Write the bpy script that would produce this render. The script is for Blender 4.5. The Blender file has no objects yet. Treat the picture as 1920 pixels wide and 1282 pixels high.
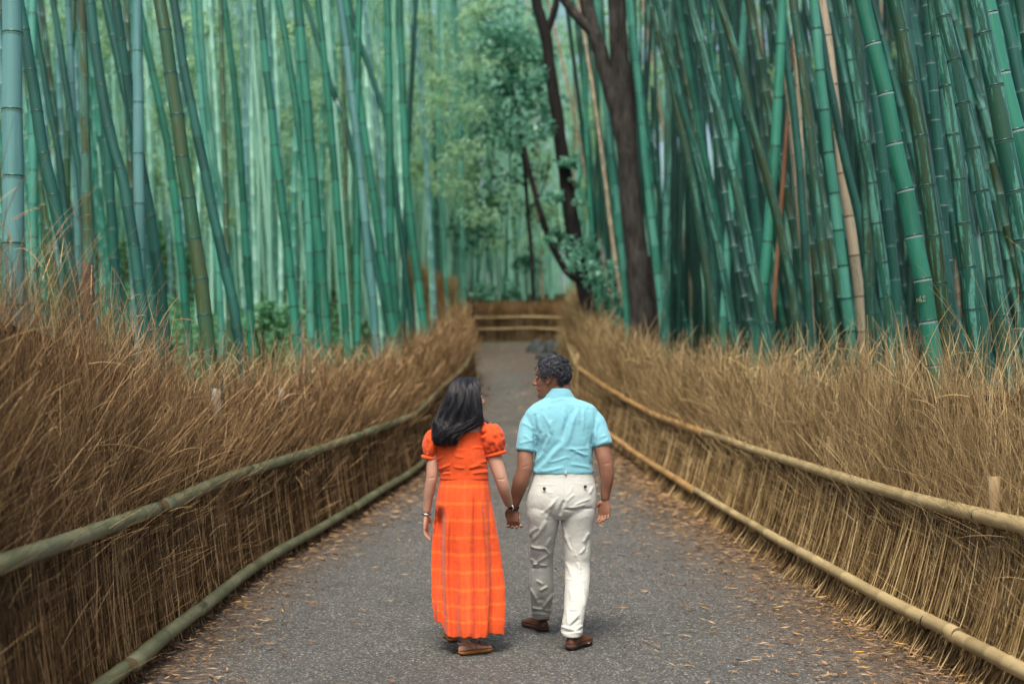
import bpy, math, random
import numpy as np
from mathutils import Vector, Matrix

random.seed(7)
rng = np.random.default_rng(11)
SC = bpy.context.scene
COL = SC.collection
R = math.radians

# ------------------------------------------------------------------ camera, sky, sun, exposure
F = 2667.0          # focal length in photo pixels (50 mm on 36 mm)
CAMH = 1.53         # eye height
HOR = 735.0         # horizon row of the photograph
cam = bpy.data.cameras.new('camera')
cam.lens = 50.0
cam.sensor_width = 36.0
cam.shift_y = (HOR - 641.0) / 1920.0
cam.clip_start = 0.1
cam.clip_end = 900.0
cam.dof.use_dof = True
cam.dof.focus_distance = 8.6
cam.dof.aperture_fstop = 1.5
camo = bpy.data.objects.new('camera', cam)
camo.location = (0, 0, CAMH)
camo.rotation_euler = (R(90), 0, 0)
COL.objects.link(camo)
SC.camera = camo

SUN_EL, SUN_AZ = 60.0, -170.0      # azimuth clockwise from +Y (the way the camera looks)
wd = bpy.data.worlds.new('World')
SC.world = wd
wd.use_nodes = True
wn = wd.node_tree
bg = next(n for n in wn.nodes if n.type == 'BACKGROUND')
sky = wn.nodes.new('ShaderNodeTexSky')
sky.sky_type = 'NISHITA'
sky.sun_disc = False
sky.sun_elevation = R(SUN_EL)
sky.sun_rotation = R(SUN_AZ)
sky.air_density = 1.0
sky.dust_density = 6.0
sky.ozone_density = 0.6
wn.links.new(sky.outputs[0], bg.inputs[0])
bg.inputs[1].default_value = 0.105

sd = bpy.data.lights.new('sun', 'SUN')
sd.energy = 1.45
sd.angle = R(18)
sd.color = (1.0, 0.96, 0.88)
so = bpy.data.objects.new('sun', sd)
ce, se = math.cos(R(SUN_EL)), math.sin(R(SUN_EL))
tosun = Vector((ce * math.sin(R(SUN_AZ)), ce * math.cos(R(SUN_AZ)), se))
so.rotation_euler = (-tosun).to_track_quat('-Z', 'Y').to_euler()
so.location = (-10, 10, 30)
COL.objects.link(so)

SC.view_settings.view_transform = 'Standard'
SC.view_settings.look = 'None'
SC.view_settings.gamma = 1.0
SC.view_settings.use_curve_mapping = False
SC.view_settings.exposure = 1.22
SC.cycles.use_denoising = True
SC.cycles.denoising_input_passes = 'RGB_ALBEDO_NORMAL'
SC.cycles.denoising_prefilter = 'ACCURATE'
SC.cycles.max_bounces = 8
SC.cycles.diffuse_bounces = 4
SC.cycles.glossy_bounces = 2
SC.cycles.transmission_bounces = 3
SC.cycles.volume_bounces = 1
SC.cycles.caustics_reflective = False
SC.cycles.caustics_refractive = False

# ------------------------------------------------------------------ helpers
def W(px, py, Y):
    """the point at distance Y that the photograph shows at pixel (px, py)"""
    return np.array([(px - 960.0) * Y / F, Y, CAMH + (HOR - py) * Y / F])

def tag(o, label=None, cat=None, group=None, kind=None):
    if label: o['label'] = label
    if cat: o['category'] = cat
    if group: o['group'] = group
    if kind: o['kind'] = kind
    return o

def mesh_data(name, V, F_, mats=(), midx=None, attrs=None, smooth=True):
    V = np.asarray(V, dtype=np.float32)
    if not isinstance(F_, (list, tuple)): F_ = [F_]
    F_ = [np.asarray(f, dtype=np.int32) for f in F_ if len(f)]
    me = bpy.data.meshes.new(name)
    me.vertices.add(len(V))
    me.vertices.foreach_set('co', V.ravel())
    nl = sum(f.size for f in F_)
    npoly = sum(len(f) for f in F_)
    me.loops.add(nl)
    me.loops.foreach_set('vertex_index', np.concatenate([f.ravel() for f in F_]))
    me.polygons.add(npoly)
    starts = np.concatenate([[0], np.cumsum(np.concatenate([np.full(len(f), f.shape[1]) for f in F_]))[:-1]])
    me.polygons.foreach_set('loop_start', starts.astype(np.int32))
    if midx is not None:
        me.polygons.foreach_set('material_index', np.asarray(midx, dtype=np.int32))
    me.polygons.foreach_set('use_smooth', np.full(npoly, bool(smooth)))
    for m in mats: me.materials.append(m)
    for k, a in (attrs or {}).items():
        a = np.asarray(a, dtype=np.float32)
        if a.ndim == 1:
            at = me.attributes.new(k, 'FLOAT', 'POINT'); at.data.foreach_set('value', a)
        else:
            at = me.attributes.new(k, 'FLOAT_VECTOR', 'POINT'); at.data.foreach_set('vector', a.ravel())
    me.update(calc_edges=True)
    me.validate()
    return me

def link(name, me, parent=None, loc=(0, 0, 0)):
    o = bpy.data.objects.new(name, me)
    o.location = loc
    COL.objects.link(o)
    if parent is not None: o.parent = parent
    return o

def empty(name, loc, label, cat, group=None):
    o = bpy.data.objects.new(name, None)
    o.empty_display_size = 0.2
    o.location = loc
    COL.objects.link(o)
    return tag(o, label, cat, group)

def unit(v):
    v = np.asarray(v, float)
    return v / np.maximum(np.linalg.norm(v, axis=-1, keepdims=True), 1e-9)

def tubes(P, Rr, sides=3, cap=False):
    """N tubes of K points each -> verts, quads (and a per-vertex tube index)"""
    P = np.asarray(P, float); N, K, _ = P.shape
    Rr = np.broadcast_to(np.asarray(Rr, float), (N, K))
    T = np.empty_like(P)
    T[:, 1:-1] = P[:, 2:] - P[:, :-2]
    T[:, 0] = P[:, 1] - P[:, 0]; T[:, -1] = P[:, -1] - P[:, -2]
    T = unit(T)
    mean = unit(P[:, -1] - P[:, 0])
    ref = np.where(np.abs(mean[:, 2:3]) < 0.8, np.array([[0, 0, 1.0]]), np.array([[0.3, 1.0, 0]]))
    A = unit(np.cross(T, ref[:, None, :]))
    B = np.cross(T, A)
    ph = np.arange(sides) * 2 * np.pi / sides
    V = P[:, :, None, :] + Rr[:, :, None, None] * (np.cos(ph)[None, None, :, None] * A[:, :, None, :] + np.sin(ph)[None, None, :, None] * B[:, :, None, :])
    idx = np.arange(N * K * sides).reshape(N, K, sides)
    a = idx[:, :-1, :]; b = np.roll(a, -1, axis=2); d = idx[:, 1:, :]; c = np.roll(d, -1, axis=2)
    Q = np.stack([a, b, c, d], axis=-1).reshape(-1, 4)
    return V.reshape(-1, 3), Q, np.repeat(np.arange(N), K * sides)

def resample(P, n):
    """smooth curve of n points through control points (Catmull-Rom by chord)"""
    P = np.asarray(P, float)
    if len(P) == 2:
        t = np.linspace(0, 1, n)[:, None]
        return P[0] * (1 - t) + P[1] * t
    Q = np.vstack([2 * P[0] - P[1], P, 2 * P[-1] - P[-2]])
    d = np.concatenate([[0], np.cumsum(np.linalg.norm(np.diff(P[:, :3], axis=0), axis=1))])
    t = np.linspace(0, d[-1], n)
    k = np.clip(np.searchsorted(d, t, side='right') - 1, 0, len(P) - 2)
    u = ((t - d[k]) / np.maximum(d[k + 1] - d[k], 1e-9))[:, None]
    p0, p1, p2, p3 = Q[k], Q[k + 1], Q[k + 2], Q[k + 3]
    return 0.5 * ((2 * p1) + (-p0 + p2) * u + (2 * p0 - 5 * p1 + 4 * p2 - p3) * u ** 2 + (-p0 + 3 * p1 - 3 * p2 + p3) * u ** 3)

class Bag:
    """collects quads/tris of several shapes into one mesh"""
    def __init__(s): s.V = []; s.Q = []; s.T = []; s.n = 0; s.A = {}
    def add(s, V, Q=None, T=None, **attrs):
        V = np.asarray(V, float)
        s.V.append(V)
        if Q is not None and len(Q): s.Q.append(np.asarray(Q) + s.n)
        if T is not None and len(T): s.T.append(np.asarray(T) + s.n)
        for k, v in attrs.items():
            s.A.setdefault(k, []).append(np.broadcast_to(np.asarray(v, float), (len(V),) + np.shape(v)[1:] if np.ndim(v) > 1 else (len(V),)))
        s.n += len(V)
    def data(s, name, mats, smooth=True):
        F_ = []
        if s.Q: F_.append(np.vstack(s.Q))
        if s.T: F_.append(np.vstack(s.T))
        return mesh_data(name, np.vstack(s.V), F_, mats, attrs={k: np.concatenate(v) for k, v in s.A.items()}, smooth=smooth)

def vnoise(P, freq, seed=0, oct_=3):
    """cheap smooth value noise, -1..1"""
    P = np.asarray(P, float) * freq
    out = np.zeros(len(P)); amp = 1.0; tot = 0
    def h(i):
        i = i.astype(np.int64)
        n = i[:, 0] * 374761393 + i[:, 1] * 668265263 + i[:, 2] * 2147483647 + seed * 144665
        n = (n ^ (n >> 13)) * 1274126177
        n = n ^ (n >> 16)
        return (n & 0xFFFF) / 32767.5 - 1
    for _ in range(oct_):
        i = np.floor(P); f = P - i; f = f * f * (3 - 2 * f)
        acc = 0
        for dx in (0, 1):
            for dy in (0, 1):
                for dz in (0, 1):
                    w = (f[:, 0] if dx else 1 - f[:, 0]) * (f[:, 1] if dy else 1 - f[:, 1]) * (f[:, 2] if dz else 1 - f[:, 2])
                    acc = acc + w * h(i + np.array([dx, dy, dz]))
        out += amp * acc; tot += amp; amp *= 0.5; P = P * 2.03 + 17.1
    return out / tot

# ------------------------------------------------------------------ node materials
class NT:
    def __init__(s, name):
        s.m = bpy.data.materials.new(name); s.m.use_nodes = True
        s.t = s.m.node_tree
        s.b = next(n for n in s.t.nodes if n.type == 'BSDF_PRINCIPLED')
        s.out = next(n for n in s.t.nodes if n.type == 'OUTPUT_MATERIAL')
    def n(s, typ, ins=None, **props):
        nd = s.t.nodes.new('ShaderNode' + typ)
        for k, v in props.items(): setattr(nd, k, v)
        for k, v in (ins or {}).items():
            sock = nd.inputs[k]
            if isinstance(v, bpy.types.NodeSocket): s.t.links.new(v, sock)
            else: sock.default_value = v
        return nd
    def attr(s, name, vec=False):
        nd = s.n('Attribute', attribute_name=name)
        return nd.outputs['Vector' if vec else 'Fac']
    def coord(s, scale=(1, 1, 1), src='Object'):
        v = s.n('TexCoord').outputs[src]
        return s.n('Mapping', {'Vector': v, 'Scale': scale}).outputs[0]
    def scale(s, vec, scale):
        return s.n('Mapping', {'Vector': vec, 'Scale': scale}).outputs[0]
    def noise(s, vec, scale, detail=4, rough=0.55, w=None):
        return s.n('TexNoise', {'Vector': vec, 'Scale': scale, 'Detail': detail, 'Roughness': rough}).outputs['Fac']
    def ramp(s, fac, stops, interp='LINEAR'):
        nd = s.n('ValToRGB', {'Fac': fac}); cr = nd.color_ramp; cr.interpolation = interp
        while len(cr.elements) < len(stops): cr.elements.new(0.5)
        for e, (p, c) in zip(cr.elements, stops):
            e.position = p; e.color = (*c, 1) if len(c) == 3 else c
        return nd.outputs[0]
    def mix(s, fac, a, b, blend='MIX'):
        nd = s.n('Mix', data_type='RGBA', blend_type=blend)
        for sock, v in ((nd.inputs[0], fac), (nd.inputs[6], a), (nd.inputs[7], b)):
            if isinstance(v, bpy.types.NodeSocket): s.t.links.new(v, sock)
            elif isinstance(v, (int, float)): sock.default_value = v
            else: sock.default_value = (*v, 1) if len(v) == 3 else v
        return nd.outputs[2]
    def math(s, op, a, b=0.0, clamp=False):
        nd = s.n('Math', operation=op, use_clamp=clamp)
        for sock, v in zip(nd.inputs, (a, b)):
            if isinstance(v, bpy.types.NodeSocket): s.t.links.new(v, sock)
            else: sock.default_value = v
        return nd.outputs[0]
    def set(s, **kw):
        for k, v in kw.items():
            sock = s.b.inputs[{'color': 'Base Color', 'rough': 'Roughness', 'spec': 'Specular IOR Level', 'normal': 'Normal', 'sss': 'Subsurface Weight', 'sheen': 'Sheen Weight', 'metal': 'Metallic', 'coat': 'Coat Weight'}[k]]
            if isinstance(v, bpy.types.NodeSocket): s.t.links.new(v, sock)
            elif isinstance(v, (int, float)): sock.default_value = v
            else: sock.default_value = (*v, 1)
        return s
    def bump(s, h, strength=0.3, dist=0.01):
        nd = s.n('Bump', {'Height': h, 'Strength': strength, 'Distance': dist})
        s.t.links.new(nd.outputs[0], s.b.inputs['Normal'])
        return s
    def translucent(s, color, fac):
        tr = s.n('BsdfTranslucent')
        if isinstance(color, bpy.types.NodeSocket): s.t.links.new(color, tr.inputs[0])
        else: tr.inputs[0].default_value = (*color, 1)
        mx = s.n('MixShader', {0: fac})
        s.t.links.new(s.b.outputs[0], mx.inputs[1]); s.t.links.new(tr.outputs[0], mx.inputs[2])
        s.t.links.new(mx.outputs[0], s.out.inputs[0])
        return s

def plain(name, col, rough=0.6, spec=0.4, var=0.15, scale=30.0):
    t = NT(name)
    n = t.noise(t.coord(), scale)
    c = t.mix(n, tuple(x * (1 - var) for x in col), tuple(min(1, x * (1 + var)) for x in col))
    t.set(color=c, rough=rough, spec=spec)
    return t.m

def culm_mat(name, stops, patch=None, patch_amt=0.5, rough=0.33, streak=0.5):
    """bamboo wall: tone per internode, fine fibres along the stalk, waxy or lichen patches"""
    t = NT(name)
    v = t.attr('cuv', True)
    seg = t.attr('seg')
    fib = t.noise(t.scale(v, (90, 90, 2.0)), 1.0, 3)
    cloud = t.noise(t.scale(v, (9, 9, 2.2)), 1.0, 4)
    f = t.math('ADD', t.math('MULTIPLY', seg, 0.45), t.math('MULTIPLY', cloud, 0.75))
    f = t.math('ADD', f, t.math('MULTIPLY', t.math('SUBTRACT', fib, 0.5), streak))
    c = t.ramp(f, [(i / max(1, len(stops) - 1) * 0.6 + 0.2, s_) for i, s_ in enumerate(stops)])
    if patch:
        pn = t.noise(t.scale(v, (26, 26, 1.8)), 1.0, 6, 0.7)
        pf = t.ramp(pn, [(0.5 - 0.22 * patch_amt + 0.08, (0, 0, 0)), (0.5 - 0.22 * patch_amt + 0.13, (1, 1, 1))])
        fine = t.noise(t.scale(v, (120, 120, 30)), 1.0, 2)
        pf = t.math('MULTIPLY', pf, t.ramp(fine, [(0.3, (0.3,) * 3), (0.55, (1,) * 3)]))
        c = t.mix(pf, c, patch)
        sn = t.noise(t.scale(v, (60, 60, 9)), 1.0, 5, 0.7)
        c = t.mix(t.math('MULTIPLY', t.ramp(sn, [(0.62, (0, 0, 0)), (0.68, (1, 1, 1))]), 0.7), c, (0.02, 0.03, 0.02))
    t.set(color=c, rough=rough, spec=0.45)
    t.bump(fib, 0.12, 0.002)
    return t.m

M = {}
M['fresh'] = culm_mat('culm_green', [(0.006, 0.06, 0.034), (0.013, 0.12, 0.074), (0.026, 0.185, 0.12)])
M['deep'] = culm_mat('culm_deep_green', [(0.004, 0.034, 0.025), (0.008, 0.062, 0.046), (0.014, 0.095, 0.07)])
M['pale'] = culm_mat('culm_waxy_bluish', [(0.035, 0.125, 0.115), (0.06, 0.175, 0.165), (0.095, 0.235, 0.225)], streak=0.8)
M['olive'] = culm_mat('culm_olive_stained', [(0.015, 0.07, 0.035), (0.025, 0.075, 0.03), (0.042, 0.065, 0.022)], patch=(0.03, 0.13, 0.09), patch_amt=0.1)
M['patchy'] = culm_mat('culm_lichen', [(0.007, 0.05, 0.034), (0.012, 0.076, 0.052), (0.020, 0.066, 0.038)], patch=(0.075, 0.24, 0.19), patch_amt=0.30)
M['mossy'] = culm_mat('culm_brown_lichen', [(0.018, 0.044, 0.020), (0.030, 0.052, 0.022), (0.012, 0.058, 0.036)], patch=(0.05, 0.18, 0.13), patch_amt=0.18)
M['beige'] = culm_mat('culm_dead_beige', [(0.20, 0.17, 0.11), (0.27, 0.23, 0.15), (0.34, 0.28, 0.19)], patch=(0.12, 0.14, 0.10), patch_amt=0.1)
M['red'] = culm_mat('culm_dead_russet', [(0.10, 0.04, 0.02), (0.16, 0.07, 0.03), (0.2, 0.1, 0.05)])
M['bicolor'] = culm_mat('culm_brown_bands', [(0.04, 0.16, 0.13), (0.05, 0.08, 0.03), (0.035, 0.055, 0.02)], patch=(0.06, 0.2, 0.17), patch_amt=0.2)
M['light'] = culm_mat('culm_light_green', [(0.018, 0.135, 0.092), (0.038, 0.20, 0.14), (0.08, 0.29, 0.215)], streak=0.6)
M['shade'] = culm_mat('culm_shade_dark', [(0.003, 0.020, 0.014), (0.006, 0.036, 0.026), (0.012, 0.06, 0.044)])  # shade between the right-hand ranks put into the wall colour
M['ring_dark'] = plain('node_groove', (0.012, 0.03, 0.022), 0.7, 0.2)
M['ring_mid'] = plain('node_dull', (0.06, 0.17, 0.12), 0.75, 0.2, 0.3, 60)
M['ring_white'] = plain('node_powder', (0.36, 0.52, 0.48), 0.85, 0.1, 0.3, 60)
M['ring_pale'] = plain('node_pale', (0.16, 0.33, 0.29), 0.8, 0.15, 0.3, 60)
M['ring_tan'] = plain('node_tan', (0.16, 0.13, 0.08), 0.8, 0.15)

def twig_mat(name, stops, rough=0.75):
    t = NT(name)
    a = t.attr('rnd')
    n = t.noise(t.coord((14, 14, 14)), 1.0, 3)
    f = t.math('ADD', t.math('MULTIPLY', a, 0.85), t.math('MULTIPLY', n, 0.25))
    t.set(color=t.ramp(f, stops), rough=rough, spec=0.25)
    return t.m
M['twig_brown'] = twig_mat('brushwood_brown', [(0.1, (0.0383, 0.02137, 0.00863)), (0.4, (0.1106, 0.06173, 0.02522)), (0.68, (0.2723, 0.1662, 0.07301)), (1.0, (0.5617, 0.3878, 0.1925))])
M['twig_tan'] = twig_mat('brushwood_tan', [(0.1, (0.0645, 0.03999, 0.01744)), (0.4, (0.1806, 0.12, 0.05232)), (0.68, (0.3698, 0.2559, 0.114)), (1.0, (0.6192, 0.4639, 0.2348))])
M['twig_straw'] = twig_mat('brushwood_straw', [(0.1, (0.0602, 0.03599, 0.0161)), (0.4, (0.1806, 0.1159, 0.04696)), (0.7, (0.3612, 0.2479, 0.1006)), (1.0, (0.5676, 0.4239, 0.2079))])
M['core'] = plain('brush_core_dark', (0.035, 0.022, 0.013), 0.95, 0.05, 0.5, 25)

def leaf_mat(name, stops, tr, fac=0.45, rough=0.5):
    t = NT(name)
    a = t.attr('rnd')
    c = t.ramp(a, stops)
    t.set(color=c, rough=rough, spec=0.3)
    t.translucent(t.mix(a, tuple(x * 0.7 for x in tr), tr), fac)
    return t.m
M['leaf_yellow'] = leaf_mat('foliage_yellow_green', [(0, (0.10, 0.20, 0.09)), (0.5, (0.22, 0.37, 0.19)), (1, (0.38, 0.54, 0.34))], (0.56, 0.90, 0.56), 0.5)
M['leaf_teal'] = leaf_mat('foliage_teal', [(0, (0.04, 0.14, 0.085)), (0.5, (0.09, 0.27, 0.17)), (1, (0.24, 0.48, 0.34))], (0.20, 0.50, 0.36), 0.45, 0.28)
M['leaf_dark'] = leaf_mat('foliage_dark', [(0, (0.03, 0.09, 0.06)), (0.5, (0.06, 0.15, 0.10)), (1, (0.10, 0.22, 0.15))], (0.12, 0.28, 0.13), 0.4)
M['leaf_ground'] = leaf_mat('ground_cover_green', [(0, (0.06, 0.19, 0.09)), (0.5, (0.11, 0.30, 0.15)), (1, (0.18, 0.40, 0.22))], (0.16, 0.42, 0.18), 0.45)
M['litter'] = twig_mat('dry_leaf', [(0.05, (0.06, 0.032, 0.016)), (0.35, (0.13, 0.072, 0.034)), (0.65, (0.24, 0.145, 0.07)), (0.92, (0.42, 0.28, 0.15)), (0.99, (0.55, 0.33, 0.05))], 0.65)

def bark(name, a, b):
    t = NT(name)
    n1 = t.noise(t.coord((16, 16, 3.0)), 1.0, 7, 0.72)
    n2 = t.noise(t.coord((3, 3, 1.5)), 1.0, 3)
    c = t.mix(t.ramp(t.math('ADD', t.math('MULTIPLY', n1, 0.75), t.math('MULTIPLY', n2, 0.35)), [(.4, (0,) * 3), (.68, (1,) * 3)]), a, b)
    c = t.mix(t.math('MULTIPLY', t.ramp(t.noise(t.coord((5, 5, 5)), 1.0, 5, .7), [(.58, (0,) * 3), (.66, (1,) * 3)]), .45), c, tuple(x * 1.7 for x in b))
    t.set(color=c, rough=0.85, spec=0.2).bump(n1, 1.0, 0.035)
    return t.m
M['bark'] = bark('bark_brown', (0.004, 0.004, 0.0035), (0.064, 0.059, 0.051))
M['bark_dark'] = bark('bark_dark', (0.003, 0.003, 0.003), (0.020, 0.018, 0.017))

# ------------------------------------------------------------------ lie of the land
def table(pts, lo=-12, hi=230, n=4841, sm=1.2):
    y = np.linspace(lo, hi, n)
    xs, vs = zip(*pts)
    v = np.interp(y, xs, vs)
    k = int(sm / (y[1] - y[0]))
    ker = np.hanning(2 * k + 1); ker /= ker.sum()
    v = np.convolve(np.pad(v, k, mode='edge'), ker, mode='valid')
    return lambda q: np.interp(q, y, v)
GZ = table([(-12, 0), (9, 0), (13, .10), (16, .2), (20.5, .34), (23.5, .69), (28.5, 1.18), (33, 1.95), (36, 2.5), (37.5, 2.7), (41, 3.0), (50, 4.0), (80, 6.0), (230, 10)])
XL = table([(-12, -2.05), (5.76, -2.07), (7.4, -2.11), (11, -2.17), (12.5, -2.04), (15, -1.83), (19, -1.53), (24.5, -1.24), (29.6, -.93), (32, -.9), (230, -.9)], sm=2.4)
XR = table([(-12, 2.62), (7.25, 2.62), (16.2, 2.26), (20.5, 2.13), (23.5, 1.68), (28, 1.37), (33, 1.29), (230, 1.29)], sm=1.8)

def smooth(a, b, x):
    t = np.clip((np.asarray(x, float) - a) / (b - a), 0, 1)
    return t * t * (3 - 2 * t)

def land(X, Y):
    X = np.asarray(X, float); Y = np.asarray(Y, float)
    z = GZ(Y)
    dl = np.clip(XL(Y) - 0.35 - X, 0, None)
    dr = np.clip(X - XR(Y) - 0.35, 0, None)
    near = 1 - smooth(31, 34, Y)
    far = smooth(40.5, 44, Y)
    bank = smooth(0, 4.0, dl) * 1.5 + smooth(3, 12, dl) * 1.2 + smooth(10, 60, dl) * 6
    bankr = smooth(0, 4.0, dr) * 0.15 + smooth(3, 14, dr) * 0.2 + smooth(10, 60, dr) * 6
    z = z + bank * np.maximum(near, far) + bankr * np.where(Y < 36, 1.0, np.maximum(1 - smooth(36, 38, Y), far))
    z = z + far * smooth(42, 60, Y) * 1.0
    return z

# ground sheet, out to the horizon
gx = np.concatenate([[-400, -200, -100, -60, -45, -35, -28], np.arange(-22, 22.01, 0.4), [28, 35, 45, 60, 100, 200, 400]])
gy = np.concatenate([[-60, -30, -15, -8, -4], np.arange(-2, 62, 0.5), [66, 72, 80, 90, 105, 130, 160, 220, 300, 450]])
GX, GY = np.meshgrid(gx, gy)
Zg = land(GX, GY)
PV = np.stack([GX, GY, Zg], -1).reshape(-1, 3)
inside = (PV[:, 0] > XL(PV[:, 1]) - 0.5) & (PV[:, 0] < XR(PV[:, 1]) + 0.5)
PV[:, 2] += np.where(inside, -0.012, 0.05 * vnoise(PV, 0.9, 3))
ii = np.arange(len(PV)).reshape(GX.shape)
Q = np.stack([ii[:-1, :-1], ii[:-1, 1:], ii[1:, 1:], ii[1:, :-1]], -1).reshape(-1, 4)
t = NT('forest_floor')
n1 = t.noise(t.coord((1.3, 1.3, 1.3)), 1.0, 6)
n2 = t.noise(t.coord((30, 30, 30)), 1.0, 4)
c = t.mix(n1, (0.022, 0.034, 0.018), (0.035, 0.06, 0.03))
c = t.mix(t.ramp(n2, [(0.45, (0, 0, 0)), (0.65, (1, 1, 1))]), c, (0.05, 0.06, 0.03))
t.set(color=c, rough=0.95, spec=0.1).bump(n2, 0.6, 0.03)
tag(link('ground', mesh_data('ground', PV, Q, [t.m])), 'brown forest floor under the bamboo on both sides of the path', None, None, 'structure')

# path: asphalt sheet that narrows, climbs and turns left behind the end of the left fence
py_ = np.concatenate([np.arange(-4, 33.01, 0.25), np.arange(33.25, 40.01, 0.25)])
rows = []
NX = 25
for y in py_:
    l = XL(y) - 0.1; r = XR(y) + 0.1
    l = l - 9.0 * smooth(32.3, 35.5, y)
    rows.append(np.stack([np.linspace(l, r, NX), np.full(NX, y), np.full(NX, GZ(y))], -1))
PV = np.array(rows).reshape(-1, 3)
cx = (PV[:, 0] - 0.3)
PV[:, 2] += 0.004 + 0.012 * np.clip(1 - np.abs(cx) / 2.2, 0, 1) + 0.006 * vnoise(PV, 0.8, 5)
ii = np.arange(len(PV)).reshape(len(py_), NX)
Q = np.stack([ii[:-1, :-1], ii[:-1, 1:], ii[1:, 1:], ii[1:, :-1]], -1).reshape(-1, 4)
t = NT('asphalt_aggregate')
co = t.coord()
sp = t.n('TexVoronoi', {'Vector': co, 'Scale': 108.0}, feature='F1')
spc = t.n('SeparateColor', {0: sp.outputs['Color']})
grain = t.noise(co, 160, 3, 0.7)
big = t.noise(co, 0.9, 5)
mid = t.noise(co, 5, 4)
c = t.ramp(spc.outputs[0], [(0.0, (0.034, 0.034, 0.031)), (0.45, (0.080, 0.078, 0.069)), (0.8, (0.135, 0.13, 0.115)), (0.93, (0.23, 0.225, 0.195)), (1.0, (0.50, 0.48, 0.43))])
c = t.mix(t.math('MULTIPLY', t.ramp(grain, [(0.35, (1,) * 3), (0.6, (0,) * 3)]), 0.55), c, (0.03, 0.03, 0.03))
c = t.mix(t.ramp(big, [(0.35, (0,) * 3), (0.7, (1,) * 3)]), c, t.mix(1.0, c, (0.78, 0.80, 0.80), 'MULTIPLY'))
# thin spread of fine leaf dust along both verges
edge = t.attr('edge')
c = t.mix(t.math('MULTIPLY', t.math('MULTIPLY', edge, t.ramp(t.noise(co, 14, 6, 0.7), [(0.38, (0,) * 3), (0.58, (1,) * 3)])), 0.95), c, (0.10, 0.062, 0.032))
t.set(color=c, rough=t.ramp(mid, [(0.3, (0.7,) * 3), (0.7, (0.92,) * 3)]), spec=0.3)
t.bump(t.math('ADD', spc.outputs[0], grain), 0.55, 0.006)
dl = np.clip(PV[:, 0] - XL(PV[:, 1]), 0, None); dr = np.clip(XR(PV[:, 1]) - PV[:, 0], 0, None)
edge = np.maximum(np.maximum(1 - smooth(0.1, 0.75, dl), 1 - smooth(0.25, 1.25, dr)), smooth(32, 34, PV[:, 1]) * 0.8)
tag(link('path', mesh_data('path', PV, Q, [t.m], attrs={'edge': edge})), 'grey asphalt path running uphill between the two brushwood fences', None, None, 'structure')

# ------------------------------------------------------------------ bamboo
RING_SIDES = 14
def ring_mesh(name, mat, dark):
    """unit node ring: the swollen sheath scar, its powder band below and the groove above"""
    prof = [(-0.20, 0.985), (-0.15, 1.005), (-0.05, 1.03), (0.0, 1.065), (0.04, 1.02), (0.075, 0.985), (0.11, 1.02), (0.16, 1.03), (0.24, 0.985)]
    ph = np.arange(RING_SIDES) * 2 * np.pi / RING_SIDES
    V = np.array([[r_ * math.cos(p), r_ * math.sin(p), z] for z, r_ in prof for p in ph])
    ii = np.arange(len(V)).reshape(len(prof), RING_SIDES)
    a = ii[:-1]; b = np.roll(a, -1, 1); d = ii[1:]; c = np.roll(d, -1, 1)
    Q = np.stack([a, b, c, d], -1).reshape(-1, 4)
    mi = np.repeat([0, 0, 0, 1, 1, 1, 2, 2], RING_SIDES)
    return mesh_data(name, V, Q, [mat, M['ring_dark'], dark], mi)
RINGS = {
    'white': ring_mesh('node_ring_white', M['ring_white'], M['deep']),
    'pale': ring_mesh('node_ring_pale', M['ring_pale'], M['fresh']),
    'dark': ring_mesh('node_ring_dark', M['ring_mid'], M['deep']),
    'tan': ring_mesh('node_ring_tan', M['ring_tan'], M['beige']),
}

def culm_path(ctrl, rad0, taper, gap0, rnd):
    """centres of the nodes along a smooth stalk"""
    C = resample(np.asarray(ctrl, float), 200)
    d = np.concatenate([[0], np.cumsum(np.linalg.norm(np.diff(C, axis=0), axis=1))])
    L = d[-1]; s = rnd.uniform(0.03, 0.2); nodes = []; gap = gap0 * 0.75
    while s < L - 0.02:
        nodes.append(s); gap = min(gap * 1.04, gap0 * 1.25); s += gap * rnd.uniform(0.94, 1.06)
    return C, d, L, np.array(nodes)

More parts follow.
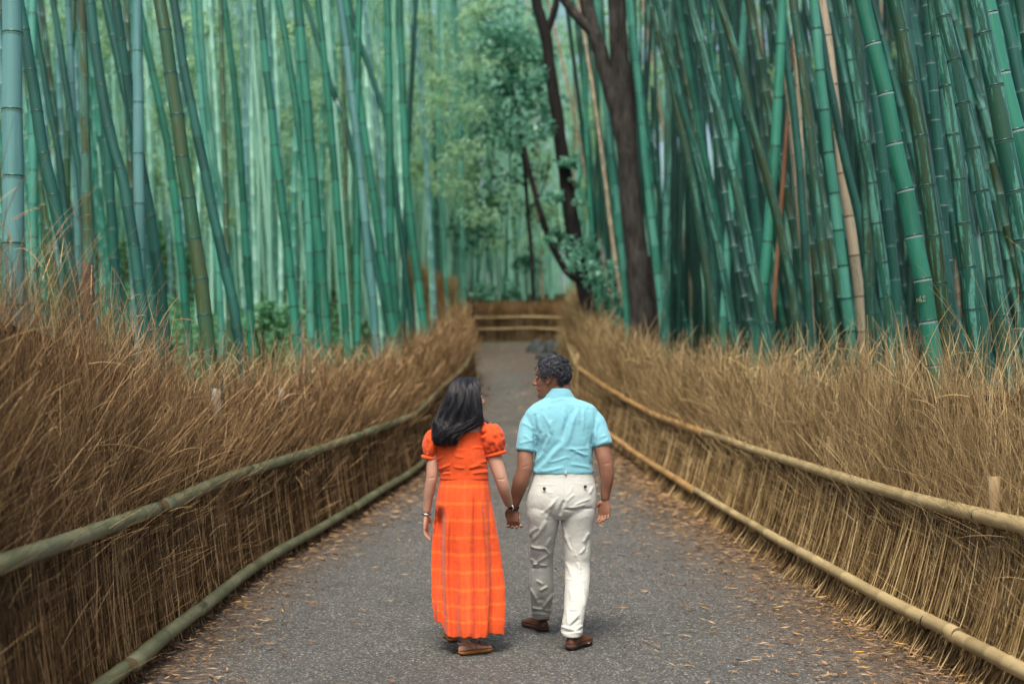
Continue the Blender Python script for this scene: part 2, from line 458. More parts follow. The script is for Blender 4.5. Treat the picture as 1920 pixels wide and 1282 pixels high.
def culm_mesh(ctrl, rad0, taper, gap0, mats, seed, sides=14, rings=None):
    """one stalk as a lathe along its curve. mats[0] wall; rings: also model the nodes in the same mesh (mats[1] powder, mats[2] groove)"""
    rnd = random.Random(seed)
    C, d, L, nodes = culm_path(ctrl, rad0, taper, gap0, rnd)
    st, rr, sg, mi = [], [], [], []
    def R0(s): return rad0 * (1 - taper * (s / L) ** 1.3)
    bounds = np.concatenate([[0], nodes, [L]])
    for k in range(len(bounds) - 1):
        a, b = bounds[k], bounds[k + 1]
        tone = rnd.random()
        r_a, r_b = R0(a), R0(b)
        h = r_a
        if b - a < 0.4 * h: continue
        if rings and k > 0:
            pr = [(a + 0.01 * h, 0.985, 2), (a + 0.05 * h, 1.02, 2), (a + 0.12 * h, 1.02, 0), (a + 0.2 * h, 0.985, 0)]
        else:
            pr = [(a + 0.05 * h, 0.985, 0), (a + 0.2 * h, 0.985, 0)]
        pr += [(a + (b - a) * 0.5, 0.975, 0)]
        if rings and k < len(bounds) - 2:
            pr += [(b - 0.3 * h, 0.985, 0), (b - 0.22 * h, 0.99, 1), (b - 0.04 * h, 1.05, 1), (b - 0.005 * h, 1.0, 2)]
        else:
            pr += [(b - 0.22 * h, 0.985, 0), (b - 0.05 * h, 0.985, 0)]
        for s, f, m in pr:
            st.append(s); rr.append(f * R0(s)); sg.append(tone); mi.append(m)
    st = np.array(st); o = np.argsort(st, kind='stable'); st = st[o]; rr = np.array(rr)[o]; sg = np.array(sg)[o]; mi = np.array(mi)[o]
    P = np.stack([np.interp(st, d, C[:, j]) for j in range(3)], -1)
    zz = np.interp(st, nodes, (np.arange(len(nodes)) % 2) - 0.5) * rad0 * 0.10   # slight zigzag from node to node
    P[:, 0] += zz
    V, Q, _ = tubes(P[None], rr[None], sides)
    ph = np.tile(np.arange(sides) * 2 * np.pi / sides, len(st))
    s_ = np.repeat(st, sides); r_ = np.repeat(rr, sides)
    off = seed * 1.37 % 50
    cuv = np.stack([r_ * np.cos(ph) + off, r_ * np.sin(ph), s_], -1)
    ncap = np.array([[*range(sides)][::-1]]); top = np.array([[len(V) - sides + k for k in range(sides)]])
    Fs = [Q, ncap, top]
    fm = np.concatenate([np.repeat(np.maximum(mi[:-1] * (mi[:-1] == mi[1:]), 0), sides), [0, 0]])
    me = mesh_data('stalk', V, Fs, mats, fm, {'cuv': cuv, 'seg': np.repeat(sg, sides)})
    # node frames for separate rings
    nd = []
    for s in nodes:
        p = np.array([np.interp(s, d, C[:, j]) for j in range(3)])
        q = np.array([np.interp(min(s + 0.1, L), d, C[:, j]) for j in range(3)])
        p0 = np.array([np.interp(max(s - 0.1, 0), d, C[:, j]) for j in range(3)])
        p[0] += np.interp(s, nodes, (np.arange(len(nodes)) % 2) - 0.5) * rad0 * 0.10
        nd.append((p, unit(q - p0), R0(s)))
    return me, nd

def bamboo_thing(base, ctrl_local, diam, style, ring, label, seed, gap, group=None, parts=True, px_per_m=100):
    r0 = diam / 2
    o = empty('bamboo', base, label, 'bamboo', group)
    me, nd = culm_mesh(ctrl_local, r0, 0.28, gap, [M[style]], seed, 16 if diam * px_per_m > 20 else 12)
    link('stalk', me, o)
    for p, tdir, rad in nd:
        wz = CAMH + (HOR + 12) / F * base[1]
        if p[2] + base[2] > wz + 0.1: continue              # nodes above what the photograph shows stay plain
        n = bpy.data.objects.new('node_ring', RINGS[ring]); COL.objects.link(n); n.parent = o
        q = Vector(tdir).to_track_quat('Z', 'Y')
        n.matrix_local = Matrix.LocRotScale(Vector(p), q, Vector((rad, rad, rad)))
    return o

def z1(*p): return [(x / 2.003, y / 2.003) for x, y in p]
def z2(*p): return [(560 + .5304 * x, .5304 * y) for x, y in p]
def z3(*p): return [(1240 + .5304 * x, .5304 * y) for x, y in p]
G1, G2, G3 = .5, .5304, .5304
# (points in the photograph from top to base, width there, kind of wall, kind of node, internode length / diameter, label)
SPEC = [
 (z1((44,0),(48,600),(50,1050)), 95*G1, 'pale', 'pale', 2.5, 'thickest pale blue-green bamboo, upright at the left edge of the photo'),
 (z1((104,0),(112,500),(118,1000)), 40*G1, 'light', 'pale', 3.4, 'upright mid green bamboo just right of the thickest pale one at left edge'),
 (z1((100,60),(140,300),(172,540),(225,800),(290,1120)), 54*G1, 'deep', 'dark', 2.3, 'dark green bamboo leaning left, between the edge pair and the brown banded one'),
 (z1((120,0),(150,200),(190,430),(230,660)), 30*G1, 'deep', 'dark', 3.2, 'slim dark bamboo crossing behind the dark leaning one near the left edge'),
 (z1((185,0),(225,250),(270,540),(300,760)), 30*G1, 'deep', 'dark', 3.4, 'slim dark bamboo leaning left behind the brown banded bamboo'),
 (z1((270,0),(285,400),(300,900)), 30*G1, 'pale', 'pale', 4.0, 'slim pale bamboo touching the left side of the brown banded one'),
 (z1((306,0),(314,300),(322,600),(333,1050)), 44*G1, 'bicolor', 'pale', 3.0, 'upright bamboo banded brown and bluish green, dry brown sheath at its foot'),
 (z1((335,120),(365,330),(415,560),(480,840)), 50*G1, 'deep', 'dark', 2.6, 'dark bamboo leaning left that runs in behind the smooth pale one'),
 (z1((338,0),(368,200),(395,360),(414,560),(438,1000),(450,1150)), 40*G1, 'deep', 'pale', 2.4, 'dark bamboo with pale joints, its foot between the brown banded and smooth pale ones'),
 (z1((393,0),(425,140),(465,330),(500,520)), 40*G1, 'deep', 'pale', 2.7, 'dark leaning bamboo with pale joints touching the smooth pale one near the top'),
 (z1((498,0),(505,400),(512,800),(520,1160)), 48*G1, 'pale', 'pale', 3.9, 'smooth upright waxy blue-green bamboo in front, second pale one from the left edge'),
 (z1((530,0),(575,240),(625,480),(665,760),(705,1230)), 34*G1, 'fresh', 'dark', 3.6, 'slim green bamboo leaning left, next right of the smooth pale one'),
 (z1((598,0),(628,190),(665,450),(700,700),(775,1240)), 62*G1, 'olive', 'dark', 2.1, 'stout olive green bamboo leaning left above the gap in the left brushwood'),
 (z1((640,0),(680,260),(735,520),(790,790),(890,1260)), 44*G1, 'deep', 'dark', 2.4, 'dark bamboo leaning left right beside the stout olive one'),
 (z1((530,560),(555,700),(585,900),(620,1180)), 46*G1, 'deep', 'dark', 2.3, 'dark bamboo leaning left, its foot just right of the smooth pale upright one'),
 (z1((725,0),(755,380),(795,760),(825,1130)), 28*G1, 'light', 'pale', 4.2, 'slim light green bamboo right of the dark one beside the stout olive bamboo'),
 (z1((738,0),(770,380),(810,660),(850,900)), 22*G1, 'light', 'pale', 4.4, 'thin light green bamboo crossing above the green clearing on the left'),
 (z1((850,0),(880,250),(910,600),(945,1240)), 30*G1, 'fresh', 'dark', 3.3, 'green bamboo with dark joints, upper end right of the yellow leaf gap'),
 (z1((973,0),(1000,260),(1040,620),(1075,900),(1110,1260)), 36*G1, 'fresh', 'dark', 3.0, 'green bamboo leaning left, standing in the green clearing'),
 (z1((1040,0),(1080,230),(1125,540),(1165,820),(1205,1270)), 32*G1, 'fresh', 'dark', 2.8, 'green bamboo with clear dark joints leaning left over the green clearing'),
 (z1((1128,0),(1150,400),(1165,900),(1170,1270)), 32*G1, 'light', 'pale', 3.4, 'upright light green bamboo at the right end of the green clearing'),
 (z2((0,60),(30,400),(60,760),(100,1215)), 42*G2, 'fresh', 'dark', 2.6, 'green bamboo leaning left with close dark joints, left of the pale path-side stalks'),
 (z2((20,0),(75,180),(120,330),(170,470)), 24*G2, 'deep', 'dark', 4.0, 'thin dark bamboo slanting sharply across the others at upper left of the path'),
 (z2((75,0),(105,300),(135,650),(172,1220)), 30*G2, 'fresh', 'dark', 3.4, 'green bamboo just left of the upright pair beside the path bend'),
 (z2((145,0),(175,230),(205,500),(235,800),(272,1200)), 36*G2, 'pale', 'pale', 4.0, 'pale whitish bamboo leaning left among the group left of the path'),
 (z2((208,0),(200,500),(205,1215)), 30*G2, 'fresh', 'dark', 3.6, 'upright green bamboo crossing in front of the pale leaning stalk left of the path'),
 (z2((178,0),(230,190),(290,360),(330,560)), 24*G2, 'deep', 'dark', 4.2, 'thin dark bamboo slanting behind the upright green one left of the path'),
 (z2((312,0),(320,500),(325,850),(348,1200)), 34*G2, 'fresh', 'dark', 2.5, 'green bamboo with close joints in the group left of the path, upright'),
 (z2((352,0),(368,400),(390,750),(447,1200)), 34*G2, 'fresh', 'dark', 3.6, 'rightmost green bamboo of the group left of the path, foot at the brushwood'),
 (z2((418,0),(402,300),(385,620),(370,1180)), 22*G2, 'deep', 'dark', 4.2, 'thin dark bamboo leaning right at its top, at the edge of the left group'),
 (z2((225,430),(265,700),(300,960),(335,1200)), 34*G2, 'fresh', 'dark', 3.0, 'green bamboo leaning left behind the upright green one left of the path'),
 (z2((495,0),(494,400),(508,760),(524,1060)), 15*G2, 'light', 'pale', 5.0, 'very slim tall bamboo standing alone left of the leafy tree over the path'),
 (z2((560,250),(575,600),(586,1150)), 19*G2, 'light', 'dark', 4.0, 'slim light green bamboo beside the dark post at the path bend'),
 (z2((1095,440),(1120,640),(1145,900),(1168,1230)), 27*G2, 'light', 'pale', 3.4, 'light green bamboo standing against the left side of the big forked trunk'),
 (z3((0,20),(62,370),(130,720),(192,1180)), 36*G3, 'mossy', 'dark', 2.3, 'green-brown bamboo leaning left, leftmost of the dense stand right of the trunk'),
 (z3((-10,60),(65,380),(140,640),(255,1190)), 34*G3, 'patchy', 'dark', 2.5, 'bamboo leaning left with pale lit edge, second of the dense stand right of the trunk'),
 (z3((62,0),(115,330),(165,600),(230,980)), 28*G3, 'fresh', 'dark', 3.0, 'slim green bamboo leaning left behind the pale edged pair right of the trunk'),
 (z3((112,0),(175,250),(240,520),(305,830),(372,1200)), 42*G3, 'patchy', 'dark', 2.3, 'long straight bamboo leaning left with pale streaks, foot just left of the russet stalk'),
 (z3((178,0),(215,200),(260,420),(310,640)), 36*G3, 'deep', 'pale', 2.6, 'dark bamboo leaning left behind the right-leaning one'),
 (z3((205,0),(275,220),(335,480),(400,720),(480,1140)), 38*G3, 'mossy', 'dark', 2.6, 'mottled bamboo that passes behind the right-leaning one, foot right of the russet stalk'),
 (z3((437,-20),(422,330),(390,750),(368,980),(345,1210)), 44*G3, 'fresh', 'dark', 3.6, 'thick smooth green bamboo leaning to the right at its top, against all others'),
 (z3((287,0),(262,400),(235,800),(215,1190)), 32*G3, 'light', 'pale', 3.6, 'slim light bamboo leaning right at its top, left of the thick right-leaning one'),
 (z3((452,380),(432,640),(412,900),(396,1160)), 18*G3, 'red', 'tan', 6.0, 'thin dead russet brown bamboo stem slanting up to the right'),
 (z3((480,0),(520,330),(560,700),(610,1230)), 44*G3, 'mossy', 'dark', 2.5, 'brown-green bamboo leaning left, left neighbour of the bright green pair'),
 (z3((520,0),(562,400),(608,760),(668,1260)), 42*G3, 'light', 'dark', 2.7, 'light green bamboo with thin dark joints leaning left, beside the dead beige one'),
 (z3((548,0),(600,300),(660,600),(715,860)), 36*G3, 'deep', 'dark', 2.7, 'dark green bamboo crossing in front of the dead beige stalk'),
 (z3((582,0),(615,260),(650,620),(690,900),(720,1220)), 42*G3, 'beige', 'tan', 3.2, 'thick dead beige bamboo among the green ones on the right'),
 (z3((612,0),(660,260),(715,570),(755,840),(808,1260)), 46*G3, 'patchy', 'dark', 2.6, 'bluish lichen covered bamboo leaning left, right of the dead beige one'),
 (z3((690,0),(712,320),(728,700),(745,1240)), 44*G3, 'mossy', 'dark', 2.2, 'dull mottled upright bamboo behind the bluish lichen one'),
 (z3((728,0),(790,250),(850,560),(905,830),(972,1290)), 72*G3, 'fresh', 'white', 2.05, 'vivid green bamboo with white joints and scratched letters near its foot'),
 (z3((790,-20),(850,260),(905,560),(945,840),(985,1180)), 66*G3, 'mossy', 'dark', 2.3, 'brown mottled bamboo directly right of the vivid green one with scratched letters'),
 (z3((735,100),(775,450),(810,800),(852,1270)), 42*G3, 'deep', 'pale', 2.6, 'dark smooth bamboo with pale joints left of the vivid green one'),
 (z3((875,0),(915,330),(975,720),(1040,1180)), 48*G3, 'deep', 'dark', 2.3, 'dark bamboo leaning left behind the brown mottled one'),
 (z3((932,0),(985,330),(1035,680),(1095,1220)), 58*G3, 'patchy', 'dark', 2.3, 'dark green bamboo flecked with lichen, third stout stalk from the right edge'),
 (z3((985,60),(1035,380),(1075,680),(1140,1120)), 44*G3, 'deep', 'dark', 2.6, 'deep blue-green bamboo half hidden between the two lichen flecked stout stalks'),
 (z3((1008,0),(1078,330),(1150,700),(1232,1280)), 66*G3, 'patchy', 'dark', 2.0, 'stout bamboo covered with pale lichen leaning left, second stout stalk from the right edge'),
 (z3((1078,0),(1150,330),(1225,700),(1300,1150)), 78*G3, 'patchy', 'dark', 2.0, 'thickest lichen covered bamboo leaning left at the right edge'),
 (z3((1155,0),(1205,230),(1265,490),(1345,830)), 84*G3, 'fresh', 'white', 2.1, 'thick vivid green bamboo with white joints leaning in at the top right corner'),
 (z3((1228,0),(1260,160),(1310,420),(1360,700)), 52*G3, 'deep', 'pale', 2.4, 'dark bamboo cut by the right edge behind the vivid green corner one'),
 (z3((950,420),(985,800),(1020,1180)), 40*G3, 'deep', 'white', 2.0, 'dark bamboo with white joints deep behind the stout lichen flecked ones'),
 (z3((440,130),(490,560),(525,1170)), 34*G3, 'deep', 'dark', 2.8, 'dark bamboo behind the brown-green one in the middle of the right stand'),
 (z3((478,60),(495,400),(515,800),(535,1150)), 24*G3, 'beige', 'tan', 4.0, 'thin dead beige bamboo behind the brown-green one on the right'),
 (z3((445,440),(475,740),(518,1170)), 22*G3, 'beige', 'tan', 4.0, 'thin whitish dead bamboo just right of the russet stem'),
 (z3((30,300),(22,760),(15,1190)), 36*G3, 'patchy', 'dark', 2.7, 'upright bluish bamboo at the left end of the dense stand right of the trunk'),
 (z3((160,560),(180,850),(205,1190)), 28*G3, 'deep', 'dark', 3.0, 'slim dark upright bamboo among the leaning ones right of the trunk'),
 (z2((1165,0),(1200,330),(1235,700),(1290,1180)), 32*G2, 'light', 'pale', 2.8, 'light bamboo leaning left just right of the big forked trunk'),
 (z2((1010,180),(1020,500),(1045,1000)), 22*G2, 'fresh', 'dark', 3.6, 'slim green bamboo between the thin dark tree and the big forked trunk'),
]
bamboo_xy = []
for k, (pts, wpx, style, ring, ratio, label) in enumerate(SPEC):
    xb, yb = pts[-1]
    Y0 = max(6.8, F * 0.118 / wpx); Y = 6.8
    left = xb < 960
    while True:
        X = (xb - 960) * Y / F
        if Y > 33 and not left: ok = X > XR(33) + 0.3
        else: ok = X < XL(min(Y, 32)) - 0.42 if left else X > XR(Y) + 0.42
        if ok: break
        Y += 0.1
        if Y > 44: break
    Y = max(Y, min(Y0, Y + (2.5 if not left else 8.0))); X = (xb - 960) * Y / F
    if any(abs(X - a) < 0.12 and abs(Y - b) < 0.25 for a, b in bamboo_xy): Y += 0.5
    bamboo_xy.append((X, Y))
    P = [W(x, y, Y) for x, y in pts]
    # on down to the soil and up beyond the frame
    lo, up = P[-1], P[0]
    dv = unit(P[-1] - P[-2])
    zg = float(land(lo[0], Y)) - 0.1
    down = lo + dv * np.array([0.6, 0, 1]) * max(0.0, (lo[2] - zg)) / max(0.3, -dv[2])
    down[2] = zg
    uv = unit(P[0] - P[1]) if pts[0][1] < 60 else unit(P[0] - P[-1])
    length = max(0.6, (W(0, -170, Y)[2] - up[2]) / max(0.4, uv[2]))
    ctrl = [down] + ([lo] if lo[2] - zg > 0.25 else []) + P[-2::-1] + [up + uv * length]
    ctrl = np.array(ctrl)
    for j in range(len(ctrl)): ctrl[j, 1] += 0.04 * (ctrl[j, 2] - zg) * math.sin(k * 2.1)
    diam = wpx * Y / F
    base = ctrl[0].copy()
    bamboo_thing(tuple(base), ctrl - base, diam, style, ring, label, 100 + k, ratio * diam, px_per_m=F / Y)

# scratched letters on the vivid green stalk, hairline strokes following its face
def strokes_on(px, py, Y, size, strokes, mat, parent_label):
    P, Rr = [], []
    for st_ in strokes:
        q = resample(np.array([[*W(px + a * size, py + b * size, Y)] for a, b in st_]), 6)
        P.append(q); Rr.append(np.full(6, 0.0021))
    return tubes(np.array(P), np.array(Rr), 4)
# attached to that stalk
for o in [o for o in COL.objects if o.get('label', '').startswith('vivid green bamboo with white joints and scratched')]:
    cx_, cy_ = 1732, 561
    Yb = o.location.y
    sv_ = np.array([v.co for v in next(c for c in o.children if c.name.startswith('stalk')).data.vertices]) + np.array(o.location)
    sx_ = 960 + sv_[:, 0] * F / sv_[:, 1]; sy_ = HOR - (sv_[:, 2] - CAMH) * F / sv_[:, 1]
    near_ = np.argsort(np.abs(sy_ - cy_))[:48]
    Yface = float(sv_[near_, 1].min())
    cx_ = float(sx_[near_].mean()) - 2
    V, Q, _ = strokes_on(cx_, cy_, Yface - .001, 7.0, [
        [(-.9, -.1), (-1.1, .4), (-.75, .65)], [(-.5, -.15), (-.55, .3)],
        [(0, -.9), (-.25, -.1), (.1, -.05)], [(-.2, .1), (-.35, .7)], [(.05, .1), (.05, .8)], [(.2, .1), (.3, .6)],
        [(.5, -.7), (1.2, -.8)], [(.85, -.75), (.85, .6)], [(.4, .62), (1.3, .5)]], None, None)
    link('scratched_letters', mesh_data('scratched_letters', V - np.array(o.location), Q, [M['beige']], attrs={'cuv': V * 0, 'seg': np.ones(len(V))}), o)
# dry brown sheath at the foot of the banded stalk
for o in [o for o in COL.objects if o.get('label', '').startswith('upright bamboo banded brown')]:
    Yb = o.location.y
    a, b = W(164, 610, Yb) - np.array(o.location), W(166, 500, Yb) - np.array(o.location)
    n = 14; ph = np.linspace(-2.3, 2.3, n); V = []
    rad = 44 * G1 / 2 * Yb / F
    for k_ in range(7):
        t_ = k_ / 6; c_ = a * (1 - t_) + b * t_
        for p in ph:
            rr_ = rad * (1.10 + 0.02 * t_) * (1 + .03 * math.sin(5 * p + 3 * t_))
            V.append(c_ + np.array([math.sin(p) * rr_ * (1 - .3 * max(0, t_ - .7)), -math.cos(p) * rr_, (0.10 * math.cos(p * 1.1 + .6) - .05) * (t_ > .95)]))
    ii = np.arange(len(V)).reshape(7, n)
    Q = np.stack([ii[:-1, :-1], ii[:-1, 1:], ii[1:, 1:], ii[1:, :-1]], -1).reshape(-1, 4)
    m_ = plain('dry_sheath', (0.085, 0.055, 0.036), 0.8, 0.2, 0.5, 40)
    me = mesh_data('sheath', V, Q, [m_]); s_ = link('sheath', me, o)
    md = s_.modifiers.new('t', 'SOLIDIFY'); md.thickness = 0.004

M['far'] = culm_mat('culm_far_haze', [(0.10, 0.29, 0.20), (0.17, 0.40, 0.29), (0.27, 0.52, 0.40)], streak=0.5)  # lightened stalks: background haze and brightness put into the colour
# ---- the rest of the grove: individuals that copy a few stalks, then far ranks as one mass
PROTO = {}
def proto(style, v):
    key = (style, v)
    if key not in PROTO:
        rd = random.Random(v * 31 + len(style))
        H = 1.0
        ctrl = [(0, 0, 0), (rd.uniform(-.1, .1), 0, 3.0), (rd.uniform(-.25, .1), rd.uniform(-.1, .1), 7.0), (rd.uniform(-.7, .1), rd.uniform(-.2, .2), 12.5)]
        ringm = {'pale': M['ring_white'], 'light': M['ring_white'], 'far': M['ring_white'], 'beige': M['ring_tan']}.get(style, M['ring_dark'] if v % 2 else M['ring_pale'])
        me, _ = culm_mesh(ctrl, 0.055, 0.55, 0.30, [M[style], ringm, M['ring_dark']], v * 17 + 900 + len(style), 10, rings=True)
        PROTO[key] = me
    return PROTO[key]

def fill(n, pxr, Yr, styles, lean, lean_sd, label, group, top=1.0, avoid=None):
    trunk_view = lambda px, Y: 1085 < px < 1410 and Y < 25.5
    made = 0; tries = 0
    while made < n and tries < n * 60:
        tries += 1
        Y = Yr[0] + (Yr[1] - Yr[0]) * rng.random() ** 0.8
        px = rng.uniform(*pxr)
        X = (px - 960) * Y / F
        if Y < 41.5:
            if XL(min(Y, 33)) - 0.55 < X < XR(Y) + 0.55: continue
            if Y > 32 and X < 0: continue
        if trunk_view(px, Y): continue
        if avoid is not None and avoid(px, Y): continue
        if any(abs(X - a) < 0.22 and abs(Y - b) < 0.35 for a, b in bamboo_xy): continue
        bamboo_xy.append((X, Y))
        st_ = styles[int(rng.integers(len(styles)))]
        o = bpy.data.objects.new('bamboo', proto(st_, int(rng.integers(3))))
        s = rng.uniform(0.75, 1.15)
        o.scale = (s, s, rng.uniform(0.95, 1.25))
        o.location = (X, Y, float(land(X, Y)) - 0.08)
        o.rotation_euler = (rng.normal(0, 0.02), math.atan(rng.normal(lean, lean_sd)), rng.uniform(-.5, .5))
        COL.objects.link(o)
        tag(o, label, 'bamboo', group)
        made += 1
    return made
clear_gap = lambda px, Y: 340 < px < 780 and rng.random() < .75
fill(30, (20, 830), (17, 27), ['fresh', 'light', 'olive', 'pale', 'fresh', 'mossy'], -0.08, 0.035, 'slim green bamboo in the middle ranks of the grove left of the path', 'slim bamboos in the left middle ranks', avoid=clear_gap)
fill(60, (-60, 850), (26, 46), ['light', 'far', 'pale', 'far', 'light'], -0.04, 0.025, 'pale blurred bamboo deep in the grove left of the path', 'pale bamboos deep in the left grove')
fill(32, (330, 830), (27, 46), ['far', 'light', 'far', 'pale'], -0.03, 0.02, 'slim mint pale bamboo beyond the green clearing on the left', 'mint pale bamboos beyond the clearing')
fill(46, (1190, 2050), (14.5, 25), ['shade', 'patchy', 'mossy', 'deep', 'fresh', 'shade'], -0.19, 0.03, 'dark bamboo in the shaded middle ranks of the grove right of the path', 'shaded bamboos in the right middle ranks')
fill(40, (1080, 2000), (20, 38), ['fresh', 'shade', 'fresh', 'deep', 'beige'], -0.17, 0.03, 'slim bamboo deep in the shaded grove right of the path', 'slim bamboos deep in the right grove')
fill(26, (800, 1130), (43.2, 62), ['light', 'fresh', 'deep', 'fresh', 'beige'], -0.02, 0.03, 'distant bamboo rising behind the far fence at the path bend', 'distant bamboos behind the far fence')

# far ranks nobody could count: one mass
def mass(n, seed, near=None, style='far', label=None):
    r = np.random.default_rng(seed)
    px = r.uniform(-250, 2150, n * 4); Y = r.uniform(38, 120, n * 4)
    X = (px - 960) * Y / F
    ok = (np.abs(X) > 3.2) & (Y < 46) & ~((X > -14) & (X < -.5) & (Y < 41.5)) | (Y > 46)
    if near:
        Y = r.uniform(*near[1], n * 4); px = r.uniform(*near[0], n * 4); X = (px - 960) * Y / F
        ok = ((X < XL(np.minimum(Y, 32)) - .8) | (X > XR(np.minimum(Y, 33)) + .8)) & ~((Y > 31.5) & (Y < 41) & (X < 0)) 
    X, Y = X[ok][:n], Y[ok][:n]; n = len(X)
    K = 26
    Z0 = land(X, Y) - 0.1
    H = r.uniform(13, 18, n)
    tt = np.linspace(0, 1, K)
    lean = r.normal(-0.03, 0.05, n)
    P = np.stack([X[:, None] + lean[:, None] * H[:, None] * tt + r.normal(-.3, .4, n)[:, None] * tt ** 3, np.repeat(Y[:, None], K, 1) + r.normal(0, .5, n)[:, None] * tt ** 2, Z0[:, None] + H[:, None] * tt], -1)
    rad = r.uniform(0.04, 0.065, n)[:, None] * (1 - .55 * tt)[None]
    V, Q, ix = tubes(P, rad, 7)
    tone = r.random(n)
    ii = np.repeat(np.arange(K), 7)
    cuv = V * np.array([1, 1, 1.0])
    return mesh_data('bamboo_grove', V, Q, [M[style]], attrs={'cuv': cuv, 'seg': tone[ix]})
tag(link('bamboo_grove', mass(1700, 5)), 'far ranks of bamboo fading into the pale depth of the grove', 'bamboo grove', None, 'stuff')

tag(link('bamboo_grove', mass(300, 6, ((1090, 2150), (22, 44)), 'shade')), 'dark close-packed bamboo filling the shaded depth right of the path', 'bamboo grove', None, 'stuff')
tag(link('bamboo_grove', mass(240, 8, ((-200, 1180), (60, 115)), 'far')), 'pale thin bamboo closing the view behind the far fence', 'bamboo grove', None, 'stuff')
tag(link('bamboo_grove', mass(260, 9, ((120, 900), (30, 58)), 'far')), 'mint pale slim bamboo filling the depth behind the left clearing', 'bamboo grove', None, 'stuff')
# ------------------------------------------------------------------ leaves
def leaves(C, size, droop=0.3, narrow=0.22, seed=0, up=None):
    """N leaf blades, each two folded quads (6 verts)"""
    r = np.random.default_rng(seed); N = len(C)
    size = np.broadcast_to(size, (N,))
    d = unit(r.normal(0, 1, (N, 3)) * np.array([1, 1, 0.55]) - np.array([0, 0, droop]))
    s = unit(np.cross(d, unit(r.normal(0, 1, (N, 3)) * np.array([.6, .6, 1]) + np.array([0, 0, .3]))))
    nrm = np.cross(s, d)
    L = (size * r.uniform(.7, 1.3, N))[:, None]; w = L * narrow
    base = C; tip = C + d * L - np.array([0, 0, 1]) * L * .12
    m = C + d * L * .45
    V = np.stack([base, m + s * w - nrm * w * .25, tip, m - s * w - nrm * w * .25], 1)
    i = np.arange(N)[:, None] * 4
    T = np.concatenate([np.concatenate([i, i + 1, i + 2], 1), np.concatenate([i, i + 2, i + 3], 1)])
    return V.reshape(-1, 3), T, np.repeat(r.random(N), 4)

def clumps(centers, rads, per, seed):
    r = np.random.default_rng(seed)
    n = len(centers)
    c = np.repeat(centers, per, 0); q = np.repeat(np.asarray(rads), per)
    return c + unit(r.normal(0, 1, (n * per, 3))) * (r.random((n * per, 1)) ** .45) * q[:, None] * np.array([1, 1, .55])

# bamboo canopy: sprays of narrow leaves above head height in the farther grove
def canopy():
    r = np.random.default_rng(21)
    cs, rs = [], []
    def add(n, pxr, Yr, ztop, zlow):
        px = r.uniform(*pxr, n); Y = r.uniform(*Yr, n)
        X = (px - 960) * Y / F
        z = zlow(px, Y) + (ztop - zlow(px, Y)) * r.random(n) ** 1.15
        cs.append(np.stack([X, Y, z], -1)); rs.append(r.uniform(.35, .95, n))
    # row of the photograph below which the foliage thins out, as a height at that distance
    low_left = lambda px, Y: CAMH + (HOR - np.interp(px, [-100, 250, 420, 600, 830, 900], [230, 330, 420, 380, 330, 420])) * Y / F
    low_mid = lambda px, Y: CAMH + (HOR - np.interp(px, [780, 850, 1000, 1200], [420, 480, 470, 380])) * Y / F
    low_right = lambda px, Y: CAMH + (HOR - np.interp(px, [1150, 1300, 1600, 2100], [330, 230, 260, 200])) * Y / F
    add(1000, (-150, 900), (30, 70), 18, low_left)
    add(720, (780, 1210), (48, 88), 20, low_mid)
    add(560, (1150, 2080), (34, 72), 20, low_right)
    add(420, (-200, 2120), (60, 118), 13, lambda px, Y: CAMH + (HOR - 560) * Y / F)
    C = np.vstack(cs); rad = np.concatenate(rs)
    pts = clumps(C, rad, 95, 4)
    return leaves(pts, 0.20, droop=.75, narrow=.17, seed=9)
V, T, a = canopy()
tag(link('bamboo_foliage', mesh_data('bamboo_foliage', V, T, [M['leaf_yellow']], attrs={'rnd': a}, smooth=False)), 'yellow-green bamboo leaves filling the upper depth of the grove', 'foliage', None, 'stuff')

# green ground cover in the clearing behind the left fence
r = np.random.default_rng(31)
n = 90000
px = r.uniform(-40, 860, n); Y = r.uniform(10, 80, n) ; X = (px - 960) * Y / F
k = (X < XL(np.minimum(Y, 32)) - .7) & ~((Y > 31.5) & (Y < 41) & (X > -9.6))
X, Y = X[k], Y[k]
hgt = .30 * np.clip(vnoise(np.stack([X, Y, X * 0], -1), 1.1, 8) + .5, 0.1, 1.2) * r.random(len(X)) ** .6
V, T, a = leaves(np.stack([X, Y, land(X, Y) + hgt], -1), .10 * np.clip(Y / 24, 1, 2.4), droop=-.1, narrow=.34, seed=3)
tag(link('ground_cover', mesh_data('ground_cover', V, T, [M['leaf_ground']], attrs={'rnd': a}, smooth=False)), 'bright green low plants covering the clearing behind the left fence', 'ground cover', None, 'stuff')

